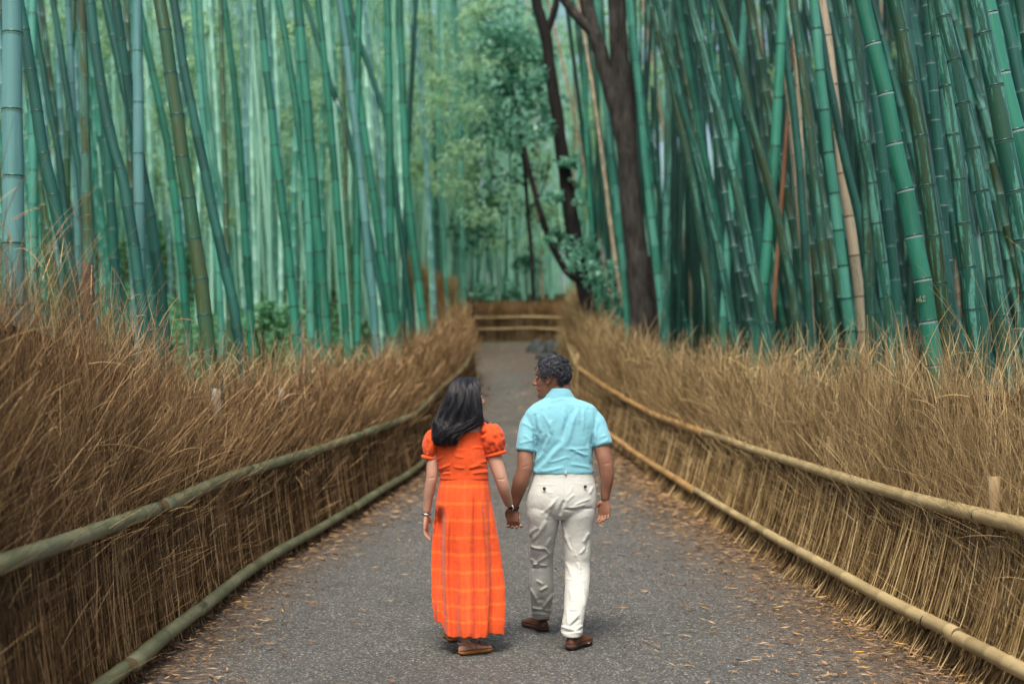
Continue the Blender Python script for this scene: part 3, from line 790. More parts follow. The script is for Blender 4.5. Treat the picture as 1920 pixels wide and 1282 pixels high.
# ------------------------------------------------------------------ trees
def limb(pts, radii, n=26, sides=12, rough=.05, seed=0):
    P = resample(np.array(pts), n)
    rad = np.interp(np.linspace(0, 1, n), np.linspace(0, 1, len(radii)), radii)
    rr = np.random.default_rng(seed)
    P[:, :2] += rr.normal(0, rad[:, None] * rough, (n, 2))
    V, Q, _ = tubes(P[None], rad[None], sides)
    ctr = np.repeat(P, sides, 0)
    V = ctr + (V - ctr) * (1 + .10 * vnoise(V, 5.0, seed)[:, None] + .04 * vnoise(V, 19.0, seed)[:, None])
    return V, Q
def pxl(pts, Y): return [W(x, y, Y) for x, y in pts]
def tree(label, base, group=None): return empty('tree', base, label, 'tree', group)
def part_limb(name, root, pts, radii, mat, **kw):
    V, Q = limb(pts, radii, **kw)
    return link(name, mesh_data(name, V - np.array(root.location), Q, [mat]), root)
def crown(root, C, rads, per, size, mat, seed, narrow=.36, droop=.2):
    V, T, a = leaves(clumps(np.asarray(C), rads, per, seed), size, droop=droop, narrow=narrow, seed=seed + 1)
    return link('crown', mesh_data('crown', V - np.array(root.location), T, [mat], attrs={'rnd': a}, smooth=False), root)

# big forked trunk right of the path
Y = 24.0; s = Y / F
b = W(1207, 660, Y); b[2] = float(land(b[0], Y)) - .1
big = tree('big brown forked tree trunk standing right of the path bend', tuple(b))
part_limb('trunk', big, [b, *pxl([(1204, 600), (1195, 500), (1185, 400), (1177, 300), (1168, 210), (1160, 90), (1156, -20), (1152, -160)], Y)], [32*s, 27*s, 23*s, 20.5*s, 19.5*s, 19*s, 17.5*s, 17*s, 16*s], M['bark'], n=44, sides=18, rough=.02, seed=1)
part_limb('limb', big, pxl([(1180, 370), (1172, 290), (1154, 205), (1129, 110), (1107, 40), (1096, -20), (1081, -150)], Y - .06), [8*s, 14*s, 14.5*s, 14*s, 13.5*s, 13*s, 12*s], M['bark'], n=26, seed=2)
part_limb('limb', big, pxl([(1108, 60), (1082, 30), (1062, 5), (1045, -30), (1020, -140)], Y - .1), [9*s, 9*s, 8*s, 8*s, 7*s], M['bark'], n=18, seed=3)
for (x, y) in ((1206, 655),):
    pass
part_limb('buttress', big, [*pxl([(1222, 480), (1228, 560), (1236, 640)], Y + .2), b + np.array([.32, .1, -.1])], [10*s, 15*s, 18*s, 20*s], M['bark'], n=16, seed=4)

# thin dark tree with the crooked limb
Y = 30.5; s = Y / F
b = W(1113, 640, Y); b[2] = float(land(b[0], Y)) - .1
thin = tree('thin dark crooked tree between the path and the big forked trunk', tuple(b))
part_limb('trunk', thin, [b, *pxl([(1110, 610), (1095, 540), (1082, 470), (1074, 420), (1062, 340), (1051, 270), (1040, 190), (1031, 130), (1024, 70), (1008, 15), (1000, -40), (985, -150)], Y)], [18*s, 17*s, 15*s, 14*s, 14*s, 13*s, 12.5*s, 12*s, 11.5*s, 11*s, 10*s, 9*s, 8*s], M['bark_dark'], n=50, seed=5)
part_limb('limb', thin, pxl([(1026, 62), (1036, 30), (1044, 0), (1050, -60)], Y), [7*s, 7*s, 6*s, 5*s], M['bark_dark'], n=12, seed=6)
part_limb('limb', thin, pxl([(1090, 528), (1066, 512), (1048, 485), (1028, 440), (1012, 395), (1000, 350), (990, 312), (983, 276)], Y - .1), [7*s, 6.5*s, 6.5*s, 6*s, 5.5*s, 5*s, 5*s, 4.5*s], M['bark_dark'], n=34, seed=7)
rr = np.random.default_rng(5)
def bunch(spots, Y, sp=(.15, .35), n_each=5, seed=0):
    r = np.random.default_rng(seed); C = []
    for x, y, rad in spots:
        for _ in range(n_each):
            C.append(W(x + r.normal(0, rad * .55), y + r.normal(0, rad * .55), Y + r.normal(0, .35)))
    return np.array(C), r.uniform(*sp, len(C))
C, q = bunch([(1050, 375, 22), (1062, 300, 16), (1048, 440, 14), (1072, 455, 22), (1100, 470, 18), (1028, 240, 18), (1010, 150, 20)], Y - .2, (.1, .25), 5, 3)
crown(thin, C, q, 26, .13, M['leaf_teal'], 40)

# a dark trunk half hidden behind the fork
Y = 27.0; s = Y / F
b = W(1196, 640, Y); b[2] = float(land(b[0], Y)) - .1
t3 = tree('very dark slim trunk half hidden behind the big forked one', tuple(b))
part_limb('trunk', t3, [b, *pxl([(1196, 500), (1194, 300), (1188, 120), (1184, -20), (1180, -150)], Y)], [11*s, 10*s, 9*s, 8*s, 8*s, 7*s], M['bark_dark'], n=26, seed=8)

# slender broadleaf tree hanging over the middle of the path
Y = 42.6; s = Y / F
b = W(1002, 585, Y); b[2] = float(land(b[0], Y)) - .1
t4 = tree('slender broadleaf tree with teal leaves high over the path bend', tuple(b))
part_limb('trunk', t4, [b, *pxl([(998, 500), (990, 400), (982, 300), (970, 210), (955, 130), (946, 60), (940, -40)], Y)], [4.5*s, 4*s, 3.8*s, 3.5*s, 3*s, 2.6*s, 2*s, 1.5*s], M['bark_dark'], n=30, seed=9)
for k, p in enumerate([[(982, 300), (950, 250), (905, 230), (880, 225)], [(970, 210), (1000, 160), (1015, 110)], [(986, 350), (955, 330), (920, 335)], [(955, 130), (920, 90), (895, 60)], [(990, 400), (1020, 350), (1030, 290)]]):
    part_limb('limb', t4, pxl(p, Y - .1 * k), [2.2*s, 1.7*s, 1.1*s], M['bark_dark'], n=12, sides=7, seed=20 + k)
C, q = bunch([(930, 60, 34), (960, 95, 36), (905, 110, 34), (940, 150, 40), (980, 140, 30), (895, 165, 26), (930, 200, 36), (970, 60, 26), (1005, 100, 22), (900, 40, 26), (880, 260, 26), (950, 250, 24), (1010, 190, 20)], Y - .6, (.4, 1.0), 6, 4)
crown(t4, C, q, 40, .17, M['leaf_teal'], 50, narrow=.4)
C, q = bunch([(880, 330, 30), (920, 300, 34), (960, 330, 34), (1000, 330, 26), (905, 390, 30), (945, 400, 30), (985, 260, 22), (870, 420, 22), (1012, 400, 20), (930, 450, 22)], Y + 1.0, (.4, .9), 4, 6)
crown(t4, C, q, 16, .16, M['leaf_dark'], 60, narrow=.36)

# shrubs
def shrub(label, spots, Y, seed, mat='leaf_teal', size=.12, per=30, group=None, foot=None, n_each=6, sp=(.12, .3)):
    fx, fy = foot
    b = W(fx, fy, Y); b[2] = float(land(b[0], Y)) - .05
    o = empty('shrub', tuple(b), label, 'shrub', group)
    C, q = bunch(spots, Y, sp, n_each, seed)
    r = np.random.default_rng(seed)
    sel = C[r.choice(len(C), min(10, len(C)), replace=False)]
    P = np.array([resample(np.array([b, (b + c_) / 2 + r.normal(0, .06, 3), c_]), 7) for c_ in sel])
    V, Q, _ = tubes(P, np.linspace(.016, .006, 7)[None], 5)
    link('stems', mesh_data('stems', V - b, Q, [M['bark_dark']]), o)
    V, T, a = leaves(clumps(C, q, per, seed), size, droop=.15, narrow=.38, seed=seed + 1)
    link('foliage', mesh_data('foliage', V - b, T, [M[mat]], attrs={'rnd': a}, smooth=False), o)
shrub('glossy teal leaved shrub at the foot of the thin dark tree', [(1080, 470, 20), (1072, 495, 18), (1108, 500, 20), (1128, 500, 26), (1150, 520, 24), (1120, 540, 24), (1150, 560, 22), (1150, 600, 20), (1165, 590, 18)], 28.5, 70, foot=(1135, 650), size=.11, per=9)
shrub('small green bush behind the far fence, left of the thin dark tree', [(990, 480, 16), (975, 500, 16), (1005, 500, 16)], 44.0, 71, foot=(990, 560), per=24)
shrub('tall pale leafy bush under the broadleaf tree beyond the fence', [(860, 425, 20), (880, 405, 20), (905, 420, 18), (875, 450, 18)], 45.0, 72, foot=(880, 570), per=30)
shrub('low green sapling behind the far fence by the dark post', [(895, 545, 14), (915, 550, 14), (960, 545, 10)], 43.4, 73, foot=(905, 580), per=22)
shrub('loose green bush at the foot of the bamboo in the clearing', [(500, 585, 20), (470, 600, 20), (530, 600, 16)], 24.0, 74, 'leaf_ground', foot=(500, 625), per=24)

# ------------------------------------------------------------------ rocks and post at the bend
mrock = bark('rock_dark', (0.014, 0.018, 0.018), (0.085, 0.095, 0.09))
def rock(label, px, py, Y, wpx, hpx, seed, group=None):
    w = wpx * Y / F / 2; h = hpx * Y / F
    n, m = 14, 9
    th = np.linspace(0, 2 * np.pi, n, endpoint=False); fi = np.linspace(-.5, 1, m) * np.pi / 2
    D = np.array([[math.cos(f) * math.cos(a_), math.cos(f) * math.sin(a_), math.sin(f)] for f in fi for a_ in th])
    k = 1 + .35 * vnoise(D, 1.6, seed) + .14 * vnoise(D, 4.5, seed + 1)
    V = D * k[:, None] * np.array([w, w * .8, h * .95])
    ii = np.arange(len(V)).reshape(m, n)
    a_ = ii[:-1]; b_ = np.roll(a_, -1, 1); d_ = ii[1:]; c_ = np.roll(d_, -1, 1)
    Q = np.stack([a_, b_, c_, d_], -1).reshape(-1, 4)
    p = W(px, py, Y); p[2] = float(land(p[0], Y))
    tag(link('rock', mesh_data('rock', V, Q, [mrock], smooth=False), None, tuple(p)), label, 'rock', group)
rock('largest dark rock at the far end of the right fence', 1040, 655, 36.0, 40, 27, 1)
rock('dark rock left of the largest one below the far fence', 1005, 658, 36.3, 38, 24, 2)
rock('low greenish rock in front of the dark ones below the far fence', 1018, 662, 35.2, 34, 11, 3)
for k, (x, y, Yq, w_) in enumerate([(903, 684, 28.8, 11), (908, 674, 30.0, 13), (900, 664, 31.2, 13), (917, 667, 30.8, 10)]):
    rock('small dark edging stone along the end of the left fence', x, y, Yq, w_, w_ * .55, 10 + k, 'edging stones by the left fence')

# ------------------------------------------------------------------ brushwood fences
def rail_mat(name, stops, stain):
    t = NT(name)
    v = t.attr('cuv', True); seg = t.attr('seg')
    fib = t.noise(t.scale(v, (110, 110, 3)), 1.0, 3)
    cl = t.noise(t.scale(v, (12, 12, 5)), 1.0, 5, .65)
    f = t.math('ADD', t.math('ADD', t.math('MULTIPLY', seg, .3), t.math('MULTIPLY', cl, .55)), t.math('MULTIPLY', fib, .25))
    c = t.ramp(f, [(.3, stops[0]), (.55, stops[1]), (.8, stops[2])])
    sp_ = t.noise(t.scale(v, (45, 45, 12)), 1.0, 5, .7)
    c = t.mix(t.math('MULTIPLY', t.ramp(sp_, [(.6, (0,) * 3), (.7, (1,) * 3)]), .65), c, stain)
    t.set(color=c, rough=.5, spec=.4); t.bump(fib, .15, .002)
    return t.m
M['rail_olive'] = rail_mat('rail_weathered_olive', [(.07, .08, .038), (.125, .135, .068), (.22, .21, .12)], (.06, .06, .035))
M['rail_pale'] = rail_mat('rail_pale_straw', [(0.2052, 0.15, 0.0656), (0.324, 0.245, 0.1148), (0.4536, 0.35, 0.1722)], (0.216, 0.15, 0.0656))
M['rail_gold'] = rail_mat('rail_golden', [(0.2268, 0.125, 0.0451), (0.3564, 0.205, 0.0738), (0.4644, 0.29, 0.1148)], (0.216, 0.1, 0.0328))
M['rail_groove'] = plain('rail_groove', (.10, .075, .04), .8, .2)
M['tie'] = plain('black_tie', (.012, .012, .012), .6, .3)
M['post'] = plain('weathered_post', (.27, .19, .10), .8, .2, .4, 18)
M['post_grey'] = plain('grey_post', (.22, .2, .17), .85, .2, .4, 18)

def rail_pole(parent, pts, rad, mat, seed, label=None, r_end=None):
    """one bamboo pole of a rail, with its joints; pts are world points on its axis"""
    rd = random.Random(seed)
    C = resample(np.array(pts), 160)
    d = np.concatenate([[0], np.cumsum(np.linalg.norm(np.diff(C, axis=0), axis=1))]); L = d[-1]
    st, rr, sg, mi = [0.0], [rad * .97], [.5], [0]
    s = rd.uniform(.1, .25)
    taper = (r_end or rad) / rad
    tone = rd.random()
    Rq = lambda q: rad * (1 + (taper - 1) * q / L)
    while s < L - .03:
        for ds, f, m in ((-.016, .985, 0), (-.007, 1.03, 0), (-.0015, 1.035, 1), (.0015, .975, 1), (.005, 1.02, 0), (.016, .985, 0)):
            st.append(s + ds); rr.append(f * Rq(s)); sg.append(tone); mi.append(m)
            if ds == -.0015: tone = rd.random()
        s += rd.uniform(.24, .36)
    st.append(L); rr.append(.97 * Rq(L)); sg.append(tone); mi.append(0)
    st = np.array(st); P = np.stack([np.interp(st, d, C[:, j]) for j in range(3)], -1)
    P[:, 2] += .002 * np.sin(st * 2.1 + seed)
    V, Q, _ = tubes(P[None], np.array(rr)[None], 14)
    ph = np.tile(np.arange(14) * 2 * np.pi / 14, len(st)); r_ = np.repeat(rr, 14)
    cuv = np.stack([r_ * np.cos(ph) + seed * .7 % 20, r_ * np.sin(ph), np.repeat(st, 14)], -1)
    caps = np.array([[*range(14)][::-1], [len(V) - 14 + k for k in range(14)]])
    mi = np.array(mi); fm = np.concatenate([np.repeat(np.minimum(mi[:-1], mi[1:]), 14), [1, 1]])
    me = mesh_data('rail', V - np.array(parent.location), [Q, caps], [M[mat], M['rail_groove']], fm, {'cuv': cuv, 'seg': np.repeat(sg, 14)})
    o = link('rail', me, parent)
    if label: o['label'] = label
    return o

def torus(c, axis, R_, r_, n=18, m=6):
    q = Vector(axis).to_track_quat('Z', 'Y')
    V = []
    for i in range(n):
        a = 2 * math.pi * i / n
        for j in range(m):
            b = 2 * math.pi * j / m
            V.append(np.array(q @ Vector(((R_ + r_ * math.cos(b)) * math.cos(a), (R_ + r_ * math.cos(b)) * math.sin(a), r_ * math.sin(b) * 1.6))) + np.array(c))
    ii = np.arange(n * m).reshape(n, m)
    a = ii; b = np.roll(ii, -1, 1); d = np.roll(ii, -1, 0); c_ = np.roll(d, -1, 1)
    return np.array(V), np.stack([a, b, c_, d], -1).reshape(-1, 4)

HGT_L = table([(0, 2.45), (6, 2.43), (7.5, 2.34), (9, 2.08), (11, 1.85), (13, 1.8), (15, 1.85), (20, 1.9), (26, 1.9), (30, 1.92), (33, 1.85), (60, 1.85)], sm=.8)
HGT_R = table([(0, 2.0), (7, 2.0), (9, 1.93), (14, 1.86), (20, 1.9), (25, 1.95), (33, 1.95), (60, 1.95)], sm=.8)

def brush(name, parent, Y0, Y1, Xf, Hf, side, dens, mats, seed, lean_out, wscale=1.0, plume=.32, ground=None):
    """stems and twigs of a brushwood fence between Y0 and Y1; side -1 left, +1 right of the path"""
    r = np.random.default_rng(seed)
    org = np.array(parent.location)
    ys = np.linspace(Y0, Y1, 400); dn = dens(ys); cum = np.concatenate([[0], np.cumsum((dn[1:] + dn[:-1]) / 2 * np.diff(ys))])
    N = int(cum[-1])
    Yb = np.interp(r.random(N) * cum[-1], cum, ys)
    lod = np.clip(Yb / 9.0, .75, 2.6) * wscale
    depth = r.random(N) ** 1.05 * .44                      # 0 = the face towards the path
    gz = GZ(Yb) if ground is None else ground(Yb)
    H = Hf(Yb) * (1 - .42 * r.random(N) ** 1.3) + vnoise(np.stack([Yb, depth * 2, Yb * 0], -1), 1.6, seed, 2) * .24
    H = np.maximum(H, .7)
    face = Xf(Yb) + side * depth
    splay = -side * (lean_out * (1 - depth / .42 * .7))
    # stem: base splayed to the path, held by the rails, then rising with a slant
    slant_y = r.normal(.0, .07, N) + .09 * vnoise(np.stack([Yb, Yb * 0, Yb * 0], -1), 1.1, seed + 9)
    x0 = face + splay + r.normal(0, .02, N)
    z = [0, .12, .5, .85, 1.0]
    K = 5
    t = np.linspace(0, 1, K)
    Hs = H * r.uniform(.55, .92, N)
    P = np.zeros((N, K, 3))
    for k in range(K):
        zz = Hs * t[k]
        w = np.clip(zz / .85, 0, 1.35)
        P[:, k, 0] = x0 + (face - x0) * w + side * .10 * np.clip(zz - .85, 0, 2) * r.uniform(.2, 1.4, N) + r.normal(0, .012, N)
        P[:, k, 1] = Yb + slant_y * zz + r.normal(0, .012, N)
        P[:, k, 2] = gz + zz - .02
    pale = r.random(N) < .22
    rad = (r.uniform(.0016, .0046, N) * np.where(pale, .8, 1.0) * lod)[:, None] * np.linspace(1.15, .55, K)[None]
    V, Q, ix = tubes(P, rad, 3)
    tone = np.clip(np.where(pale, r.uniform(.55, 1.0, N), r.beta(1.5, 3.2, N) * .75) + .34 * vnoise(np.stack([Yb * 1.0, depth * 4, Yb * 0], -1), 1.7, seed + 3), 0, 1)
    split = mats[0] != mats[1]
    bag = Bag()
    bag.add(V, Q, rnd=tone[ix])
    # fine twigs: from the upper stem, sweeping up and out in brooms
    def twigs(n_per, z_lo, z_hi, ln, out, rad_, seed2, rise):
        q = np.random.default_rng(seed2)
        n = N * n_per
        i = np.tile(np.arange(N), n_per)
        zz = (z_lo + (z_hi - z_lo) * q.random(n)) * H[i]
        fr = np.clip(zz / Hs[i], 0, 1) * (K - 1); k0 = np.minimum(fr.astype(int), K - 2); f = (fr - k0)[:, None]
        B = P[i, k0] * (1 - f) + P[i, k0 + 1] * f
        room = np.maximum(H[i] * 1.06 - zz, .06)
        L = np.minimum(ln * q.uniform(.5, 1.5, n), room * 1.25) * q.uniform(.75, 1.1, n)
        sw = .8 * vnoise(np.stack([B[:, 1], B[:, 2] * .5, B[:, 0]], -1), 1.8, seed2)         # tufts lean together
        dx = -side * out * (q.normal(.25, .8, n) + 1.0 * sw); dy = out * (q.normal(.08, 1.0, n) + 1.0 * vnoise(B * np.array([1, 1, .5]), 1.9, seed2 + 7))
        D = unit(np.stack([dx, dy, np.full(n, rise)], -1))
        bend = unit(np.stack([q.normal(0, 1, n), q.normal(0, 1, n), q.normal(-.2, .5, n)], -1)) * L[:, None] * .16
        tt = np.linspace(0, 1, 4)
        T_ = B[:, None, :] + D[:, None, :] * (L[:, None, None] * tt[None, :, None]) + bend[:, None, :] * (tt ** 2)[None, :, None]
        T_[:, :, 2] = np.maximum(T_[:, :, 2], gz[i][:, None] + .02)
        rd = (rad_ * q.uniform(.7, 1.3, n) * lod[i])[:, None] * np.linspace(1.1, .35, 4)[None]
        V, Q, ix = tubes(T_, rd, 3)
        tn = np.clip(tone[i] * .45 + np.where(q.random(n) < .28, q.uniform(.4, .75, n), q.beta(1.6, 2.6, n) * .45) + .10 * (zz / H[i] - .5), 0, 1)
        bag.add(V, Q, rnd=tn[ix])
    twigs(3, .45, .93, .38, plume, .0018, seed + 11, 1.0)
    twigs(2, .06, .62, .26, .75, .0018, seed + 12, .8)
    # stray pale stalks that cross the rest in arcs
    q = np.random.default_rng(seed + 21); n = 1500
    y0 = Y0 + (Y1 - Y0) * q.random(n) ** 1.6; z0 = q.uniform(.25, 1.0, n) * (Hf(y0) - .1)
    D = unit(np.stack([-side * q.normal(.15, .35, n), q.normal(0, .9, n), q.uniform(.25, 1.2, n)], -1)); L = q.uniform(.12, .42, n)
    tt = np.linspace(0, 1, 6)
    B = np.stack([Xf(y0) - side * q.uniform(-.08, .05, n) + side * .08 * np.clip(z0 - .85, 0, 2), y0, (GZ(y0) if ground is None else ground(y0)) + z0], -1)
    T_ = B[:, None] + D[:, None] * (L[:, None] * tt[None])[..., None] - np.array([0, 0, 1.0]) * (L[:, None] * q.uniform(.05, .45, (n, 1)) * tt[None] ** 2)[..., None]
    V, Q, ix = tubes(T_, (q.uniform(.0011, .0026, n) * np.clip(y0 / 9, .75, 2.2))[:, None] * np.array([[1.1, 1, .95, .85, .7, .4]]), 3)
    bag.add(V, Q, rnd=q.uniform(.5, 1.0, n)[ix])
    # thin tips that stand up above the top edge
    q = np.random.default_rng(seed + 31); n = 1100
    y0 = Y0 + (Y1 - Y0) * q.random(n) ** 1.5; h0 = Hf(y0)
    z0 = h0 * q.uniform(.62, .92, n); L = q.uniform(.2, .62, n) * (.6 + .8 * np.clip(vnoise(np.stack([y0, y0 * 0, y0 * 0], -1), 1.3, seed + 33, 2) + .4, 0, 1))
    D = unit(np.stack([side * q.normal(.15, .3, n), q.normal(.05, .32, n), np.ones(n)], -1)); bend = unit(np.stack([q.normal(0, 1, n), q.normal(0, 1, n), q.normal(-.4, .3, n)], -1))
    tt = np.linspace(0, 1, 6)
    B = np.stack([Xf(y0) + side * (q.uniform(.02, .5, n)), y0, (GZ(y0) if ground is None else ground(y0)) + z0], -1)
    T_ = B[:, None] + D[:, None] * (L[:, None] * tt[None])[..., None] + bend[:, None] * (L[:, None] * .25 * tt[None] ** 2)[..., None]
    V, Q, ix = tubes(T_, (q.uniform(.0010, .0021, n) * np.clip(y0 / 9, .75, 2.2))[:, None] * np.array([[1.1, 1, .95, .85, .7, .4]]), 3)
    bag.add(V, Q, rnd=q.uniform(.35, 1.0, n)[ix])
    bag.V = [v - org for v in bag.V]
    o = link(name, bag.data(name, [M[mats[0]]], smooth=False), parent)
    o['kind'] = 'stuff'
    return o

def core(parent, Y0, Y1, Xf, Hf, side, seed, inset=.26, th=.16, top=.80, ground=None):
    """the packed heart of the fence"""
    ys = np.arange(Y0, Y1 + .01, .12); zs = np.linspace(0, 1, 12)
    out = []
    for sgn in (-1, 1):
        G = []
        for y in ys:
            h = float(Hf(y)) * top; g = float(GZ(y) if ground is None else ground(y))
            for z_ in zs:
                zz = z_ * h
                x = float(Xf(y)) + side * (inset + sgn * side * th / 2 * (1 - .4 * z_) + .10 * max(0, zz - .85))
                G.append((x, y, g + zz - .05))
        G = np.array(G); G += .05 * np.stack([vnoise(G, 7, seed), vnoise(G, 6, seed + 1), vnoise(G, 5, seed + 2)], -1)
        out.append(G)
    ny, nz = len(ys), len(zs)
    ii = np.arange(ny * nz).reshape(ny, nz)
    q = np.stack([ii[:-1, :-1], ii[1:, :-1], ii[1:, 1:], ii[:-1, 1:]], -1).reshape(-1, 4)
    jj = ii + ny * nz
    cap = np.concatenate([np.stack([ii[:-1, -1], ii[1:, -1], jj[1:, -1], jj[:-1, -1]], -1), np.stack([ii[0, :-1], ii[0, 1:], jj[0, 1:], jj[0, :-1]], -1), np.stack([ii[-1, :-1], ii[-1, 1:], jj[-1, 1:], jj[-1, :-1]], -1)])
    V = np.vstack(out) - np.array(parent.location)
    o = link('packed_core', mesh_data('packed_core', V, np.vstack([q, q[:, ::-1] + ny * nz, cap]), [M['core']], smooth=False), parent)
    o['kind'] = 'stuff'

def post(parent, x, y, zb, zt, rad, mat, label=None, seed=0):
    pts = np.array([(x, y, zb), (x + .005, y, (zb + zt) / 2), (x, y + .004, zt)])
    V, Q, _ = tubes(resample(pts, 8)[None], np.full((1, 8), rad), 12)
    V = V + .004 * np.stack([vnoise(V, 18, seed), vnoise(V, 18, seed + 1), V[:, 2] * 0], -1)
    cap = np.array([[len(V) - 12 + k for k in range(12)]])
    o = link('post', mesh_data('post', V - np.array(parent.location), [Q, cap], [M[mat]]), parent)
    if label: o['label'] = label

def on_fence(Xf, side, y, z, off=0.0): return (float(Xf(y)) - side * off, y, float(GZ(y)) + z)

# left fence
fl = empty('brushwood_fence', (float(XL(15)), 15.0, float(GZ(15))), 'tall dark brown brushwood fence with olive bamboo rails left of the path', 'fence')
densL = lambda y: np.interp(y, [4, 7, 9, 13, 18, 25, 33], [900, 880, 700, 520, 430, 400, 400])
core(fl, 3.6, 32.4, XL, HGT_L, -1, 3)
brush('brushwood', fl, 3.6, 32.4, XL, HGT_L, -1, densL, ('twig_brown', 'twig_brown'), 41, .07, plume=.42)
for z_, rad, cuts in ((.85, .043, [3.2, 8.3, 11.05, 16.0, 22.0, 28.0, 32.2]), (.13, .043, [3.2, 7.2, 9.0, 15.0, 21.5, 27.0, 32.0])):
    for k in range(len(cuts) - 1):
        a, b_ = cuts[k], cuts[k + 1] + .18
        off = .055 + (.085 if z_ < .5 else 0)
        ys = np.linspace(a, b_, 9)
        rail_pole(fl, [on_fence(XL, -1, y, z_ + (.012 if k % 2 else 0), off + (.03 if k % 2 else 0) * np.clip(1 - (y - a), 0, 1)) for y in ys], rad * (1.06 if k % 2 else 1), 'rail_olive', 60 + k + int(z_ * 30), r_end=rad * .93)
bag = Bag()
for y, z_ in ((8.42, .855),):
    p = on_fence(XL, -1, y, z_, .055 + (.085 if z_ < .5 else 0)); q_ = on_fence(XL, -1, y + .1, z_, .055 + (.085 if z_ < .5 else 0))
    V, Q = torus(p, np.array(q_) - np.array(p), .0465, .0035)
    o = link('tie', mesh_data('tie', V - np.array(fl.location), Q, [M['tie']]), fl)
for (x, y_, Yp) in ((405, 728, 11.0), (525, 726, 13.3)):
    p = W(x, y_, Yp); post(fl, p[0], Yp, float(GZ(Yp)), p[2], .034, 'post_grey', 'pale grey post half sunk in the brushwood', seed=int(x))

# right fence
fr = empty('brushwood_fence', (float(XR(15)), 15.0, float(GZ(15))), 'golden tan brushwood fence with pale bamboo rails right of the path', 'fence')
densR = lambda y: np.interp(y, [4, 7, 9, 13, 18, 25, 33], [850, 850, 700, 540, 430, 400, 400])
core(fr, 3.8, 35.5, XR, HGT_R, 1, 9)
brush('brushwood', fr, 3.8, 35.5, XR, HGT_R, 1, densR, ('twig_tan', 'twig_tan'), 51, .14, plume=.34)
# the stout lower canes that stand out below the upper rail
def canes(parent, Y0, Y1, Xf, side, n, seed, splay, mat, hmax=.98):
    r = np.random.default_rng(seed); org = np.array(parent.location)
    Yb = Y0 + (Y1 - Y0) * r.random(n) ** 1.5; K = 6; t = np.array([0, .07, .2, .45, .75, 1.0])
    H = r.uniform(.45, hmax, n); off = r.random(n) * .12; sl = r.normal(.10, .16, n)
    P = np.zeros((n, K, 3))
    foot = splay * r.uniform(.45, 1.0, n); kick = r.uniform(.0, .5, n) * splay * (r.random(n) < .6)
    for k in range(K):
        zz = H * t[k]
        P[:, k, 0] = Xf(Yb) + side * off - side * (.03 + foot * np.clip(1 - zz / .9, 0, 1) ** 1.25 + kick * np.clip(1 - zz / .2, 0, 1)) + r.normal(0, .004, n)
        P[:, k, 1] = Yb - sl * zz + r.normal(0, .005, n)
        P[:, k, 2] = GZ(Yb) + zz - .015
    lod = np.clip(Yb / 10, .8, 2)
    rad = (r.uniform(.0026, .0056, n) * lod)[:, None] * np.linspace(1.1, .75, K)[None]
    V, Q, ix = tubes(P, rad, 4)
    o = link('lower_canes', mesh_data('lower_canes', V - org, Q, [M[mat]], attrs={'rnd': np.clip(np.where(r.random(n) < .35, r.uniform(.5, 1, n), r.beta(1.5, 2.8, n) * .7) + .15 * vnoise(np.stack([Yb, off, Yb * 0], -1), 2.0, seed), 0, 1)[ix]}), parent)
    o['kind'] = 'stuff'
canes(fr, 3.8, 20, XR, 1, 5200, 81, .24, 'twig_straw')
canes(fl, 3.8, 20, XL, -1, 3600, 82, .10, 'twig_brown')
for z_, rad, cuts, mats_ in ((.85, .044, [3.4, 6.95, 16.3, 22.5, 27.5, 34.5], ['rail_pale', 'rail_pale', 'rail_gold', 'rail_gold', 'rail_pale']), (.22, .042, [3.4, 7.6, 15.9, 21.5, 27.5, 34.0], ['rail_pale', 'rail_pale', 'rail_gold', 'rail_gold', 'rail_gold'])):
    for k in range(len(cuts) - 1):
        a, b_ = cuts[k], cuts[k + 1] + .15
        off = .05 + (.165 if z_ < .5 else 0)
        ys = np.linspace(a, b_, 11)
        rail_pole(fr, [on_fence(XR, 1, y, z_ + (.012 if k % 2 else 0) - .1 * (z_ > .5) * math.exp(-((y - 28.0) / 3) ** 2) * 0, off) for y in ys], rad * (1.0 if k % 2 else 1.08), mats_[k], 90 + k + int(z_ * 30), r_end=rad * (.82 if k == 1 else .95),
                  label='golden orange bamboo pole' if mats_[k] == 'rail_gold' else None)
for y, z_ in ((7.75, .85), (8.1, .22)):
    off = .05 + (.165 if z_ < .5 else 0)
    p = on_fence(XR, 1, y, z_, off); q_ = on_fence(XR, 1, y + .1, z_, off)
    V, Q = torus(p, np.array(q_) - np.array(p), .047, .0035)
    link('tie', mesh_data('tie', V - np.array(fr.location), Q, [M['tie']]), fr)
for (x, y_, Yp) in ((1865, 893, 7.62), (1558, 818, 11.1), (1083, 662, 28.0)):
    p = W(x, y_, Yp); post(fr, p[0], Yp, float(GZ(Yp)), p[2], .031 if Yp < 20 else .04, 'post', seed=int(x))

M['core_tan'] = plain('brush_core_tan', (0.19, 0.155, 0.105), 0.95, 0.05, 0.5, 25)
